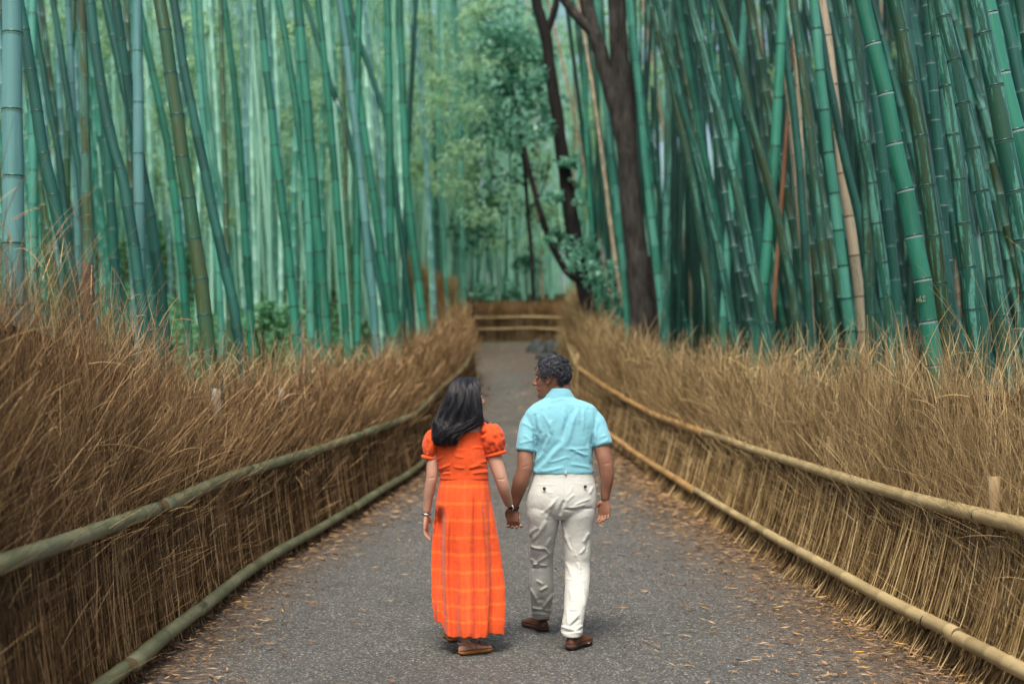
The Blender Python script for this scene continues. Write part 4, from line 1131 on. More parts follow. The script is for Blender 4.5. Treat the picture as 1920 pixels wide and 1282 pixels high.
# far fence across the bend (built along X by swapping axes)
def far_fence(label, pts, H, seed, dens, rails, mats, zrail):
    """pts: polyline of (X, Y) along the foot of the fence"""
    P2 = resample(np.array(pts, float), 200)
    L = np.concatenate([[0], np.cumsum(np.linalg.norm(np.diff(P2, axis=0), axis=1))])
    loc = (P2[0, 0], P2[0, 1], float(land(P2[0, 0], P2[0, 1])))
    o = empty('brushwood_fence', loc, label, 'fence')
    r = np.random.default_rng(seed); n = int(dens * L[-1])
    s = r.random(n) * L[-1]
    x = np.interp(s, L, P2[:, 0]); y = np.interp(s, L, P2[:, 1]) + r.random(n) * .4
    z = land(x, y)
    h = H * (1 - .35 * r.random(n) ** 2) + .08 * vnoise(np.stack([s, s * 0, s * 0], -1), 1.2, seed)
    t = np.linspace(0, 1, 5)
    sway = r.normal(0, .10, n) + .14 * vnoise(np.stack([s, s * 0, s * 0], -1), .9, seed + 4)
    P = np.stack([x[:, None] + sway[:, None] * (t ** 2) * h[:, None], y[:, None] + r.normal(0, .08, n)[:, None] * t, z[:, None] + h[:, None] * t - .03], -1)
    V, Q, ix = tubes(P, r.uniform(.005, .011, n)[:, None] * np.linspace(1.2, .4, 5)[None], 3)
    tone = np.clip(r.beta(1.8, 2.2, n), 0, 1)
    b_ = Bag(); b_.add(V, Q, rnd=tone[ix])
    m = n * 2; i = np.tile(np.arange(n), 2); f = r.uniform(.45, .9, m)
    B = P[i, 0] + (P[i, -1] - P[i, 0]) * f[:, None]
    D = unit(np.stack([r.normal(0, .45, m), r.normal(0, .3, m), np.ones(m)], -1)) * (h[i] * (1.05 - f) * 1.1)[:, None]
    tw = B[:, None, :] + D[:, None, :] * np.linspace(0, 1, 3)[None, :, None]
    V, Q, ix = tubes(tw, np.array([[.005, .004, .002]]) * np.ones((m, 1)), 3)
    b_.add(V, Q, rnd=np.clip(tone[i] * .6 + .5 * r.random(m), 0, 1)[ix])
    q = link('brushwood', b_.data('brushwood', [M[mats]], False), o); q.location = -np.array(loc); q['kind'] = 'stuff'
    # packed heart
    V = []
    for k in range(0, 200, 4):
        X_, Y_ = P2[k]; g = float(land(X_, Y_))
        for (dy, zz) in ((.14, -.05), (.12, H * .62), (.34, H * .62), (.36, -.05)):
            V.append((X_ - loc[0], Y_ + dy - loc[1], g + zz - loc[2]))
    V = np.array(V); V += .03 * np.stack([vnoise(V, 5, 1), vnoise(V, 5, 2), vnoise(V, 5, 3)], -1)
    ii = np.arange(len(V)).reshape(-1, 4)
    Q = np.concatenate([np.stack([ii[:-1, a], ii[1:, a], ii[1:, a + 1], ii[:-1, a + 1]], -1) for a in range(3)])
    q = link('packed_core', mesh_data('packed_core', V, Q, [M['core_tan']], smooth=False), o); q['kind'] = 'stuff'
    for zr in zrail:
        cut = [0, .47, 1.0]
        for k in range(2):
            ss = np.linspace(cut[k] * L[-1], min(L[-1], cut[k + 1] * L[-1] + .1), 8)
            rail_pole(o, [(float(np.interp(a, L, P2[:, 0])), float(np.interp(a, L, P2[:, 1])) - .05, float(land(np.interp(a, L, P2[:, 0]), np.interp(a, L, P2[:, 1]))) + zr + .01 * k) for a in ss], .033, rails, 300 + k + int(zr * 20) + seed)
    return o
far_fence('low brushwood fence with two pale rails crossing behind the path bend', [(-1.6, 41.0), (-1.0, 41.0), (.35, 41.4), (1.0, 41.1), (1.9, 40.6)], 1.08, 7, 300, 'rail_pale', 'twig_brown', (.33, .66))
far_fence('tall pale brushwood mound behind the end of the left fence', [(-3.8, 43.4), (-2.6, 42.4), (-1.75, 42.2)], 1.75, 8, 620, 'rail_olive', 'twig_straw', ())
far_fence('dark brown brushwood strip seen above the far fence', [(-1.2, 44.2), (.4, 44.4), (2.4, 44.0)], 1.0, 12, 520, 'rail_olive', 'twig_brown', ())

pp = W(887, 612, 40.0)
po = empty('wooden_post', (pp[0], 40.0, float(land(pp[0], 40.0))), 'dark upright post at the left end of the far fence', 'post')
post(po, pp[0], 40.0, po.location[2] - .05, float(W(887, 560, 40.0)[2]), .06, 'tie', seed=4)

# ------------------------------------------------------------------ fallen leaves
r = np.random.default_rng(77)
def scatter(n, side, Ys, spread, foot):
    Y = Ys[0] + (Ys[1] - Ys[0]) * r.random(n) ** 1.7
    d = np.abs(r.exponential(spread, n))
    edge = XL(Y) + foot if side < 0 else XR(Y) - foot
    return edge - side * (d - .16), Y
parts_ = [scatter(17000, -1, (4.2, 30), .22, .06), scatter(26000, 1, (4.2, 32), .33, .16), scatter(600, -1, (4.2, 22), .4, .1), scatter(900, 1, (4.2, 24), .55, .2)]
Yq = 4.2 + 22 * r.random(230) ** 1.5
parts_.append((XL(Yq) + (XR(Yq) - XL(Yq)) * r.random(230), Yq))
Yq = r.uniform(33, 40, 700); parts_.append((r.uniform(-5, 1.2, 700), Yq))
X = np.concatenate([p[0] for p in parts_]); Y = np.concatenate([p[1] for p in parts_]); n = len(X)
yaw = r.uniform(0, 2 * np.pi, n); L = r.uniform(.014, .052, n) * np.clip(Y / 12, .9, 1.5); w = L * r.uniform(.07, .15, n)
d = np.stack([np.cos(yaw), np.sin(yaw), r.normal(0, .10, n)], -1); s_ = np.stack([-np.sin(yaw), np.cos(yaw), r.normal(0, .25, n)], -1)
C = np.stack([X, Y, GZ(Y) + .024 + .03 * r.random(n) ** 3], -1)
curl = r.uniform(-.12, .2, n)
up = np.array([0, 0, 1.0])
V = np.stack([C - d * L[:, None] + up * (curl * L)[:, None].clip(-.002, None), C + s_ * w[:, None] * 1.2 + up * .002, C + d * L[:, None] + up * (curl * L)[:, None].clip(-.002, None), C - s_ * w[:, None] * 1.2 + up * .002], 1)
i = np.arange(n)[:, None] * 4
T = np.concatenate([np.concatenate([i, i + 2, i + 1], 1), np.concatenate([i, i + 3, i + 2], 1)])
tag(link('fallen_leaves', mesh_data('fallen_leaves', V.reshape(-1, 3), T, [M['litter']], attrs={'rnd': np.repeat(r.random(n), 4)}, smooth=False)), 'dry tan leaves strewn along both edges of the path', 'leaf litter', None, 'stuff')

# ------------------------------------------------------------------ people
def skin_mat(name, base, deep, rough=.5):
    t = NT(name)
    n1 = t.noise(t.coord(), 18, 4); n2 = t.noise(t.coord(), 220, 3)
    c = t.mix(t.ramp(n1, [(.3, (0,) * 3), (.75, (1,) * 3)]), base, deep)
    t.set(color=c, rough=rough, spec=.4, sss=.08)
    t.b.inputs['Subsurface Radius'].default_value = (.012, .005, .003)
    t.bump(n2, .12, .001)
    return t.m
M['skin_m'] = skin_mat('skin_brown', (.25, .118, .070), (.17, .075, .046))
M['skin_f'] = skin_mat('skin_light_tan', (.46, .265, .185), (.38, .195, .13))
def hair_mat(name, stops, rough):
    t = NT(name)
    a = t.attr('rnd')
    t.set(color=t.ramp(a, stops), rough=rough, spec=.4)
    return t.m
M['hair_f'] = hair_mat('hair_black', [(0, (.004, .004, .006)), (.7, (.009, .009, .012)), (1, (.015, .015, .021))], .42)
M['hair_m'] = hair_mat('hair_greying', [(0, (.008, .010, .013)), (.4, (.022, .026, .032)), (.7, (.065, .073, .085)), (1, (.22, .235, .26))], .42)

def cloth(name, col, var=.08, rough=.85, weave=900, sheen=.15):
    t = NT(name)
    co = t.coord()
    n1 = t.noise(co, 9, 4); w = t.noise(t.scale(co, (weave, weave, weave)), 1.0, 2)
    c = t.mix(n1, tuple(x * (1 - var) for x in col), tuple(min(1, x * (1 + var)) for x in col))
    t.set(color=c, rough=rough, spec=.2, sheen=sheen); t.bump(w, .12, .0008)
    return t
tS = cloth('shirt_aqua_cotton', (.175, .42, .49)); M['shirt'] = tS.m
tP = cloth('trousers_off_white', (.44, .45, .41)); M['trousers'] = tP.m
M['leather'] = plain('shoe_brown_leather', (.11, .042, .022), .38, .5, .3, 40)
M['sole'] = plain('shoe_sole_dark', (.05, .026, .022), .7, .3)
M['button'] = plain('button_dark', (.02, .014, .014), .35, .5)
M['steel'] = NT('watch_steel').set(color=(.6, .6, .6), rough=.25, metal=1.0).m
M['strap'] = plain('watch_strap', (.03, .02, .016), .5, .4)
M['dial'] = plain('watch_dial', (.02, .012, .014), .2, .6)
M['sandal'] = plain('sandal_tan_leather', (.36, .17, .09), .5, .4)
M['sandal_sole'] = plain('sandal_sole_orange_brown', (.30, .12, .03), .6, .3)
M['sclera'] = plain('eye_white', (.7, .68, .65), .2, .5)
M['brow'] = plain('eyebrow', (.02, .016, .014), .8, .1)
M['lip'] = plain('lip', (.22, .09, .07), .5, .4)
M['seam'] = plain('seam_thread', (.16, .45, .52), .9, .1)

# orange dress: broad woven lines paler than the ground, fewer and finer ones up and down
t = NT('dress_orange_windowpane')
su, sv = t.attr('su'), t.attr('sv')
co = t.coord()
wob = t.math('MULTIPLY', t.math('SUBTRACT', t.noise(co, 14, 3), .5), .010)
fr = t.math('FRACT', t.math('DIVIDE', t.math('ADD', sv, wob), .0985))
band = t.ramp(fr, [(0, (1,) * 3), (.17, (1,) * 3), (.20, (0,) * 3)])
fade = t.ramp(t.math('MULTIPLY', sv, 1.0), [(.06, (.15,) * 3), (.16, (1,) * 3)])
band = t.math('MULTIPLY', t.math('MULTIPLY', band, fade), t.ramp(t.noise(co, 30, 3), [(.2, (.6,) * 3), (.6, (1,) * 3)]))
fu = t.math('FRACT', t.math('DIVIDE', su, .105))
vert = t.math('MULTIPLY', t.ramp(fu, [(0, (1,) * 3), (.12, (1,) * 3), (.22, (0,) * 3)]), t.ramp(t.noise(t.scale(co, (25, 25, 3)), 1.0, 3), [(.4, (0,) * 3), (.65, (.6,) * 3)]))
base = t.mix(t.noise(co, 7, 3), (.70, .078, .015), (.76, .102, .022))
c = t.mix(t.math('MULTIPLY', vert, .55), base, (.84, .17, .07))
c = t.mix(t.math('MULTIPLY', band, .52), c, (.86, .19, .026))
t.set(color=c, rough=.8, spec=.2, sheen=.15)
t.bump(t.noise(t.scale(co, (900, 900, 900)), 1.0, 2), .1, .0008)
t.translucent(c, .18)
M['dress'] = t.m

def ring_loft(rings, n=36, power=2.0, sub=6, cap0=True, cap1=True):
    """rings: (cx, cy, cz, rx, ry[, tilt]) horizontal ellipses; smooth between them"""
    A = resample(np.array([list(q)[:5] for q in rings], float), len(rings) * sub)
    th = np.arange(n) * 2 * np.pi / n
    cs, sn = np.cos(th), np.sin(th)
    ex = 2.0 / power
    ux = np.sign(cs) * np.abs(cs) ** ex; uy = np.sign(sn) * np.abs(sn) ** ex
    V = np.stack([A[:, 0:1] + A[:, 3:4] * ux, A[:, 1:2] + A[:, 4:5] * uy, np.repeat(A[:, 2:3], n, 1)], -1)
    return close_loft(V, n, cap0, cap1)
def close_loft(V, n, cap0=True, cap1=True):
    k = len(V); ii = np.arange(k * n).reshape(k, n)
    a = ii[:-1]; b = np.roll(a, -1, 1); d = ii[1:]; c = np.roll(d, -1, 1)
    Q = np.stack([a, b, c, d], -1).reshape(-1, 4)
    VV = V.reshape(-1, 3); T = []
    if cap0:
        VV = np.vstack([VV, V[0].mean(0)]); m = len(VV) - 1
        T += [[ii[0, (j + 1) % n], ii[0, j], m] for j in range(n)]
    if cap1:
        VV = np.vstack([VV, V[-1].mean(0)]); m = len(VV) - 1
        T += [[ii[-1, j], ii[-1, (j + 1) % n], m] for j in range(n)]
    return VV, Q, np.array(T) if T else None
def arm_loft(pts, radii, n=20, k=28, flat=None):
    """a limb: round sections along a smooth path; rounded ends"""
    P = resample(np.array(pts, float), k)
    u = np.linspace(0, 1, k)
    rad = np.interp(u, np.linspace(0, 1, len(radii)), radii)
    e = np.clip(u * k / 1.6, 0, 1) * np.clip((1 - u) * k / 1.6, 0, 1)
    rad = rad * np.sqrt(np.clip(1 - (1 - e) ** 2, .05, 1))
    V, Q, _ = tubes(P[None], rad[None], n)
    V, Q2, T = close_loft(V.reshape(k, n, 3), n)
    return V, Q2, T
def blob(c, r, axes=None, n=16, m=10):
    th = np.arange(n) * 2 * np.pi / n; fi = np.linspace(-np.pi / 2 + .02, np.pi / 2 - .02, m)
    V = np.array([[[math.cos(f) * math.cos(a), math.cos(f) * math.sin(a), math.sin(f)] for a in th] for f in fi]) * np.array(r)
    if axes is not None: V = V @ np.array(axes)
    return close_loft(V + np.array(c), n)

def fuse(bag, voxel, smooth_n=4, mat=None, name='body'):
    """one continuous surface out of overlapping shapes; returns verts, quads, normals"""
    me = bag.data(name, [])
    o = bpy.data.objects.new('fuse', me); COL.objects.link(o)
    a = o.modifiers.new('r', 'REMESH'); a.mode = 'VOXEL'; a.voxel_size = voxel
    b = o.modifiers.new('s', 'SMOOTH'); b.iterations = smooth_n; b.factor = .5
    dg = bpy.context.evaluated_depsgraph_get()
    ev = o.evaluated_get(dg)
    m2 = bpy.data.meshes.new_from_object(ev)
    V = np.empty(len(m2.vertices) * 3, np.float32); m2.vertices.foreach_get('co', V)
    Nn = np.empty(len(m2.vertices) * 3, np.float32); m2.vertices.foreach_get('normal', Nn)
    li = np.empty(len(m2.loops), np.int32); m2.loops.foreach_get('vertex_index', li)
    lt = np.empty(len(m2.polygons), np.int32); m2.polygons.foreach_get('loop_total', lt)
    assert (lt == 4).all()
    bpy.data.objects.remove(o); bpy.data.meshes.remove(m2)
    return V.reshape(-1, 3).astype(float), li.reshape(-1, 4), Nn.reshape(-1, 3).astype(float)

def creases(V, Nn, segs, Yp, back=True):
    """fold relief: each (x1, y1, x2, y2, width px, height mm, kind) along a line seen on the near side.
    kind r ridge, v valley, s step (sharp on one side), l sag line"""
    s = Yp / F
    px = 960 + V[:, 0] * F / V[:, 1]; py = HOR - (V[:, 2] - CAMH) * F / V[:, 1]
    D = np.zeros(len(V))
    w_face = smooth(.15, -.25, Nn[:, 1]) if False else np.clip((-Nn[:, 1] + .25) / .5, 0, 1)
    for x1, y1, x2, y2, w, h, kind in segs:
        dx, dy = x2 - x1, y2 - y1; L = math.hypot(dx, dy)
        u = ((px - x1) * dx + (py - y1) * dy) / L ** 2
        v = ((px - x1) * -dy + (py - y1) * dx) / L
        v = v + w * .35 * np.sin(u * 4 + x1)
        env = np.clip(1 - (np.abs(u - .5) * 2) ** 4, 0, 1) * ((u > 0) & (u < 1))
        q = v / w
        if kind == 'r': f = np.exp(-q ** 2)
        elif kind == 'v': f = -np.exp(-q ** 2)
        else: f = np.where(q > 0, np.exp(-q / 2.2), -np.exp(-(q / .45) ** 2) * .25 + 0 * q) * np.where(q > 0, np.clip(q / .35, 0, 1), 1)
        D += env * f * h * .0013
    return V + Nn * (D * w_face)[:, None]

def hand(bag, wrist, d, n, side, size=1.0, curl=(.35, .45, .35), spread=.07, thumb=.5):
    """palm, four unequal fingers and a thumb. d wrist->knuckles, n the way the palm faces, side = thumb side"""
    d, n, sd_ = unit(d), unit(n), unit(side)
    w = np.array(wrist, float); S = size
    pal = []
    for k, (u, hw, ht) in enumerate([(-.015, .022, .018), (.0, .025, .018), (.03, .034, .017), (.06, .040, .016), (.085, .041, .0135), (.098, .038, .010)]):
        c = w + d * u * S
        th = np.arange(20) * 2 * np.pi / 20
        pal.append(c + np.cos(th)[:, None] * sd_ * hw * S + np.sin(th)[:, None] * n * ht * S)
    bag.add(*close_loft(np.array(pal), 20))
    for off, L, r in ((.031, .072, .0082), (.0105, .080, .0085), (-.0105, .074, .0081), (-.031, .058, .0072)):
        p = w + d * .075 * S + sd_ * off * S * .92
        dd = unit(d + sd_ * off * spread / .03)
        pts = [p, p + dd * .02 * S]; ang = 0; q = p + dd * .02 * S
        for frac, c_ in zip((.45, .32, .26), curl):
            ang += c_ * (1.0 + (-off) * 6)
            dirv = dd * math.cos(ang) + n * math.sin(ang)
            q = q + dirv * L * frac * S; pts.append(q)
        bag.add(*arm_loft(pts, [r * S * 1.05, r * S * 1.05, r * S, r * S * .95, r * S * .82], 12, 16))
    p = w + d * .02 * S + sd_ * .018 * S + n * .006 * S
    d1 = unit(d * .55 + sd_ * .75 + n * thumb * .8); d2 = unit(d * .85 + sd_ * .28 + n * thumb); d3 = unit(d * .95 + n * thumb - sd_ * .1)
    a = p + d1 * .035 * S; b = a + d2 * .032 * S; c = b + d3 * .027 * S
    bag.add(*arm_loft([p, a, b, c], [.014 * S, .0125 * S, .0095 * S, .008 * S], 12, 16))

HEAD = [(-.006, .052, .022, .014), (.004, .083, .000, .032), (.02, .091, -.025, .045), (.04, .087, -.045, .055), (.055, .0925, -.058, .060), (.07, .089, -.072, .064),
        (.085, .0905, -.083, .068), (.105, .0885, -.091, .0705), (.122, .083, -.097, .0725), (.14, .091, -.101, .0755), (.165, .089, -.101, .0775), (.19, .077, -.093, .073), (.21, .055, -.074, .059), (.225, .022, -.037, .034), (.231, .0, -.014, .012)]
def head_pts(z, th, scale=1.0, grow=0.0):
    """surface of the head: height z (0 chin .23 crown), th 0 = face, pi = back"""
    H = np.array(HEAD)
    f = np.interp(z, H[:, 0], H[:, 1]); b = np.interp(z, H[:, 0], H[:, 2]); w = np.interp(z, H[:, 0], H[:, 3])
    cy = (f + b) / 2
    return np.stack([-np.sin(th) * (w + grow), cy + np.cos(th) * ((f - b) / 2 + grow), z], -1) * scale
def head_shapes(bag, X, ear=True):
    """X maps head space (face +y, chin at 0) to the world"""
    n = 32; th = np.arange(n) * 2 * np.pi / n
    zs = np.array([q[0] for q in HEAD]); A = resample(np.array(HEAD), 60)
    V = []
    for z, f, b, w in A:
        cy = (f + b) / 2; ry = max((f - b) / 2, .004)
        y = cy + np.cos(th) * ry
        x = -np.sin(th) * w * (1 - .10 * np.clip((y - .05) / .04, 0, 1))
        V.append(np.stack([x, y, np.full(n, z)], -1))
    V, Q, T = close_loft(np.array(V), n)
    for sx in (-1, 1):                                        # eye sockets
        dd = np.exp(-((V[:, 0] - sx * .031) / .016) ** 2 - ((V[:, 2] - .121) / .012) ** 2) * (V[:, 1] > 0)
        V[:, 1] -= .007 * dd
    V[:, 1] -= .004 * np.exp(-((V[:, 2] - .0625) / .003) ** 2) * (V[:, 1] > .06)
    bag.add(X(V), Q, T)
    # nose, cheeks, ears
    V, Q, T = arm_loft([(0, .086, .132), (0, .094, .118), (0, .103, .103), (0, .109, .091), (0, .097, .082)], [.007, .008, .0105, .0125, .009], 14, 20); bag.add(X(V), Q, T)
    for sx in (-1, 1):
        V, Q, T = blob((sx * .012, .096, .086), (.0085, .011, .008)); bag.add(X(V), Q, T)
        V, Q, T = blob((sx * .030, .080, .1215), (.0135, .0095, .0095)); bag.add(X(V), Q, T)   # lids
        if ear:
            ax = np.array([[.35, -.10 * 1, 0], [sx * .15, 1, .15], [0, -.2, 1]])
            e = []
            for k in range(22):                                # outer rim
                a = k / 21 * 4.6 - .9
                e.append((sx * (.079 + .012 * math.sin(max(0, min(1, k / 21)) * 3.1)), -.012 + -.019 * math.cos(a - .4) * -1 * -1, .117 + .031 * math.sin(a + .3)))
            V, Q, T = arm_loft(e, [.0045] * 6, 8, 40); bag.add(X(V), Q, T)
            V, Q, T = blob((sx * .078, -.010, .114), (.007, .017, .027)); bag.add(X(V), Q, T)
            V, Q, T = blob((sx * .079, .000, .088), (.005, .008, .010)); bag.add(X(V), Q, T)

def finish(name, V, Q, mat, parent, attrs=None):
    me = mesh_data(name, V - np.array(parent.location), Q, [mat], attrs=attrs)
    return link(name, me, parent)

def foot_frame(heel, yaw):
    """heel point on the ground, yaw measured from +Y towards +X"""
    f = np.array([math.sin(yaw), math.cos(yaw), 0]); sd_ = np.array([math.cos(yaw), -math.sin(yaw), 0])
    return lambda V: np.array(heel) + V[:, 0:1] * sd_ + V[:, 1:2] * f + V[:, 2:3] * np.array([0, 0, 1.0])
def outline(L, wh, wb, toe=.5):
    """half widths of a sole along its length"""
    u = np.linspace(0, 1, 26)
    w = np.interp(u, [0, .04, .12, .3, .5, .68, .82, .93, .98, 1], [wh * .35, wh * .75, wh, wh * .92, wh * .95, wb, wb * .98, wb * .72, wb * .42, wb * .15])
    return u * L, w
def slab(L, wh, wb, z0, z1, bulge=.0):
    y, w = outline(L, wh, wb)
    x = np.concatenate([w, -w[::-1]]); yy = np.concatenate([y, y[::-1]]); n = len(x)
    V = np.stack([np.stack([x * s, yy + (s - 1) * (yy - L / 2), np.full(n, z)], -1) for s, z in ((.96, z0), (1 + bulge, (z0 + z1) / 2), (1.0, z1))])
    return close_loft(V, n)

# ================= the man
YM = 8.62
def m_(px, py, dy=0.0): return W(px, py, YM + dy)
def mring(py, xl, xr, ry, dy=0.0, dyl=None):
    a = m_(xl, py, dy); b = m_(xr, py, dy)
    return ((a[0] + b[0]) / 2, YM + dy, a[2], (b[0] - a[0]) / 2, ry)
man = empty('person', (float(m_(1050, 1200)[0]), YM, 0.0), 'man in aqua short sleeved shirt and off-white trousers walking on the right', 'person')

hc = m_(1036, 747); HS = 1.03; hy = R(70)
def XM(V):
    V = np.asarray(V) * HS
    c, s = math.cos(hy), math.sin(hy); tl = R(4)
    y = V[:, 1] * math.cos(tl) + V[:, 2] * math.sin(tl) * .6; z = V[:, 2] * math.cos(tl) - V[:, 1] * math.sin(tl)
    return np.stack([hc[0] + c * V[:, 0] - s * y, YM + .01 + s * V[:, 0] + c * y, hc[2] + z + .004], -1)
bag = Bag()
head_shapes(bag, XM)
bag.add(*ring_loft([mring(785, 1022, 1080, .075), mring(757, 1024, 1077, .066, .0), mring(740, 1026, 1072, .062, .005), mring(722, 1027, 1070, .062, .012), mring(708, 1030, 1066, .055, .015)]))
bag.add(*ring_loft([mring(763, 1010, 1090, .06), mring(775, 995, 1108, .085), mring(800, 996, 1107, .10), mring(840, 1009, 1105, .098), mring(880, 1005, 1106, .098), mring(925, 996, 1111, .105), mring(955, 994, 1110, .10)]))
armL = [m_(998, 786), m_(990, 820, -.02), m_(985, 852, -.045), m_(984, 878, -.06), m_(976, 905, -.045), m_(968, 930, -.01), m_(962, 951, .015)]
bag.add(*arm_loft(armL, [.056, .052, .047, .047, .050, .040, .031], 20, 40))
armR = [m_(1113, 784), m_(1123, 815, -.02), m_(1131, 850, -.05), m_(1136, 872, -.06), m_(1138, 897, -.055), m_(1136, 918, -.04), m_(1134.5, 940, -.03)]
bag.add(*arm_loft(armR, [.056, .053, .049, .046, .045, .034, .0235], 20, 40))
for c_, v in ((m_(986, 879, -.088), 1), (m_(1141, 873, -.088), 1)):
    bag.add(*blob(c_, (.017, .014, .02)))
for xs, dz in (((1024, 963), -.0), ((1083, 963), .0)):
    bag.add(*arm_loft([m_(xs[0], 940), m_(xs[0], 1000, .01)], [.075, .055], 16, 12))
# left hand holds hers, back of the hand towards us
hw = m_(962, 948, .012)
hand(bag, hw, (-.03, .02, -1.0), (.35, 1.0, .05), (-1.0, .25, 0), .98, (.55, .75, .6), .05, .55)
# right hand hangs half closed, palm seen from behind
hand(bag, m_(1134.5, 934, -.03), (-.06, -.04, -1.0), (-.42, -.90, .05), (-.90, .42, -.05), 1.0, (.45, .6, .5), .06, .35)
V, Q, Nn = fuse(bag, .0036, 3)
V = creases(V, Nn, [(978, 876, 994, 872, 2, 1.5, 'v'), (1130, 870, 1146, 868, 2, 1.5, 'v')], YM)
finish('body', V, Q, M['skin_m'], man)

# hair: greying, short and wavy
def hair_zone_m(z, th):
    a = np.abs(((th + np.pi) % (2 * np.pi)) - np.pi)             # 0 face, pi back
    low = np.interp(a, [0, .55, .95, 1.2, 1.45, 1.75, 2.0, 2.5, 3.15], [.206, .200, .176, .130, .128, .154, .130, .050, .040])
    return z > low
bag = Bag(); n = 64; zz = np.concatenate([np.linspace(.03, .2, 40), np.linspace(.204, .231, 12)]); th = np.arange(n) * 2 * np.pi / n
G = np.array([head_pts(np.full(n, z), th, 1.0, .006 + .006 * smooth(.03, .12, z)) for z in zz])
G[..., 2] += .010 * smooth(.17, .23, G[..., 2])
okv = np.array([hair_zone_m(np.full(n, z), th) for z in zz])
Vh = G.reshape(-1, 3); Vh = Vh + .004 * np.stack([vnoise(Vh, 60, k) for k in range(3)], -1)
ii = np.arange(len(Vh)).reshape(len(zz), n)
a = ii[:-1]; b = np.roll(a, -1, 1); d = ii[1:]; c = np.roll(d, -1, 1)
Qh = np.stack([a, b, c, d], -1).reshape(-1, 4); kp = okv.reshape(-1)[Qh].all(1)
bag.add(XM(Vh), Qh[kp], rnd=np.full(len(Vh), .3))
r = np.random.default_rng(12); N = 5200
z = .035 + .196 * r.random(N) ** .75; t_ = r.uniform(0, 2 * np.pi, N); k = hair_zone_m(z - .002, t_); z, t_ = z[k], t_[k]
P0 = head_pts(z, t_, 1.0, .004); P1 = head_pts(z, t_, 1.0, .024)
out = unit(P1 - P0 + np.array([0, 0, .0]) ); out[:, 2] += .9 * smooth(.17, .23, z); out = unit(out)
sw = np.stack([r.normal(0, .4, len(z)), -.55 + r.normal(0, .45, len(z)), -.75 + 1.0 * smooth(.17, .22, z) + r.normal(0, .25, len(z))], -1) + 1.1 * np.stack([vnoise(P0, 34, 60 + q_, 2) for q_ in range(3)], -1)
tang = unit(sw - (sw * out).sum(1, keepdims=True) * out)
L = r.uniform(.020, .042, len(z)) * (0.55 + .6 * smooth(.06, .17, z))
curl = unit(np.cross(out, tang)) * np.sign(vnoise(P0, 30, 88))[:, None]
u = np.linspace(0, 1, 6)
P = P0[:, None] + out[:, None] * (.003 + .008 * np.sin(u * 2.9) * 1.0)[None, :, None] * (L / .028)[:, None, None] + tang[:, None] * (L[:, None] * u)[..., None] + curl[:, None] * (L[:, None] * .20 * np.sin(u * 3.0))[..., None]
rad = r.uniform(.0010, .0022, len(z))[:, None] * np.array([1, 1.1, 1.0, .85, .6, .25])[None]
V, Q, ix = tubes(P, rad, 4)
gv = np.clip(r.beta(1.8, 3.2, len(z)) + .32 * vnoise(P0, 30, 5), 0, 1)
bag.add(XM(V), Q, rnd=gv[ix])
bag.V = [v - np.array(man.location) for v in bag.V]
link('hair', bag.data('hair', [M['hair_m']]), man)
# eyes, brows, lips
def face_bits(X, person, browm):
    for sx in (-1, 1):
        V, Q, T = blob((sx * .031, .0775, .1205), (.009, .007, .004)); b_ = Bag(); b_.add(X(V), Q, T)
        finish('eye', np.vstack(b_.V), [b_.Q[0], b_.T[0]], M['dial'], person)
        u = np.linspace(-1, 1, 9); e = np.stack([sx * .033 + .019 * u, .0885 - .012 * np.abs(u) - .010 * u * sx * sx - .012 * np.abs(u) ** 2 * .8 - .004 * (u * sx > .3), .139 + .004 * (1 - u ** 2) - .002 * u * sx], -1)
        V, Q, T = arm_loft(e, [.0016, .0022, .0012], 8, 14); finish('eyebrow', X(V), [Q, T], browm, person)
    V, Q, T = arm_loft([(-.022, .083, .0622), (-.010, .0935, .0640), (0, .0955, .0630), (.010, .0935, .0640), (.022, .083, .0622)], [.003, .0052, .0055, .0052, .003], 10, 18)
    finish('lips', X(V), [Q, T], M['lip'], person)
face_bits(XM, man, M['brow'])

# shirt
bag = Bag()
bag.add(*ring_loft([mring(742, 1026, 1072, .060, .005), mring(747, 1019, 1081, .072), mring(752, 1010, 1094, .082), mring(758, 1000, 1108, .092), mring(765, 991, 1117, .102), mring(775, 984, 1122, .112), mring(790, 983, 1123, .120), mring(810, 990, 1119, .124), mring(832, 1002, 1113, .126), mring(855, 1003, 1111, .124), mring(872, 1000, 1111, .122), mring(884, 998, 1113, .122), mring(889, 1003, 1110, .114)], 48, 2.35))
slL = [m_(1003, 780), m_(995, 793, -.01), m_(989, 820, -.03), m_(985.5, 849, -.045)]
bag.add(*arm_loft(slL, [.055, .063, .062, .060], 26, 26))
slR = [m_(1105, 778), m_(1115, 791, -.01), m_(1124, 814, -.03), m_(1131.5, 838, -.045)]
bag.add(*arm_loft(slR, [.055, .063, .061, .059], 26, 26))
V, Q, Nn = fuse(bag, .0040, 5)
z2s = lambda x, y: (950 + x * .195, 650 + y * .195)
def zs(x1, y1, x2, y2, w, h, k): return (*z2s(x1, y1), *z2s(x2, y2), w, h, k)
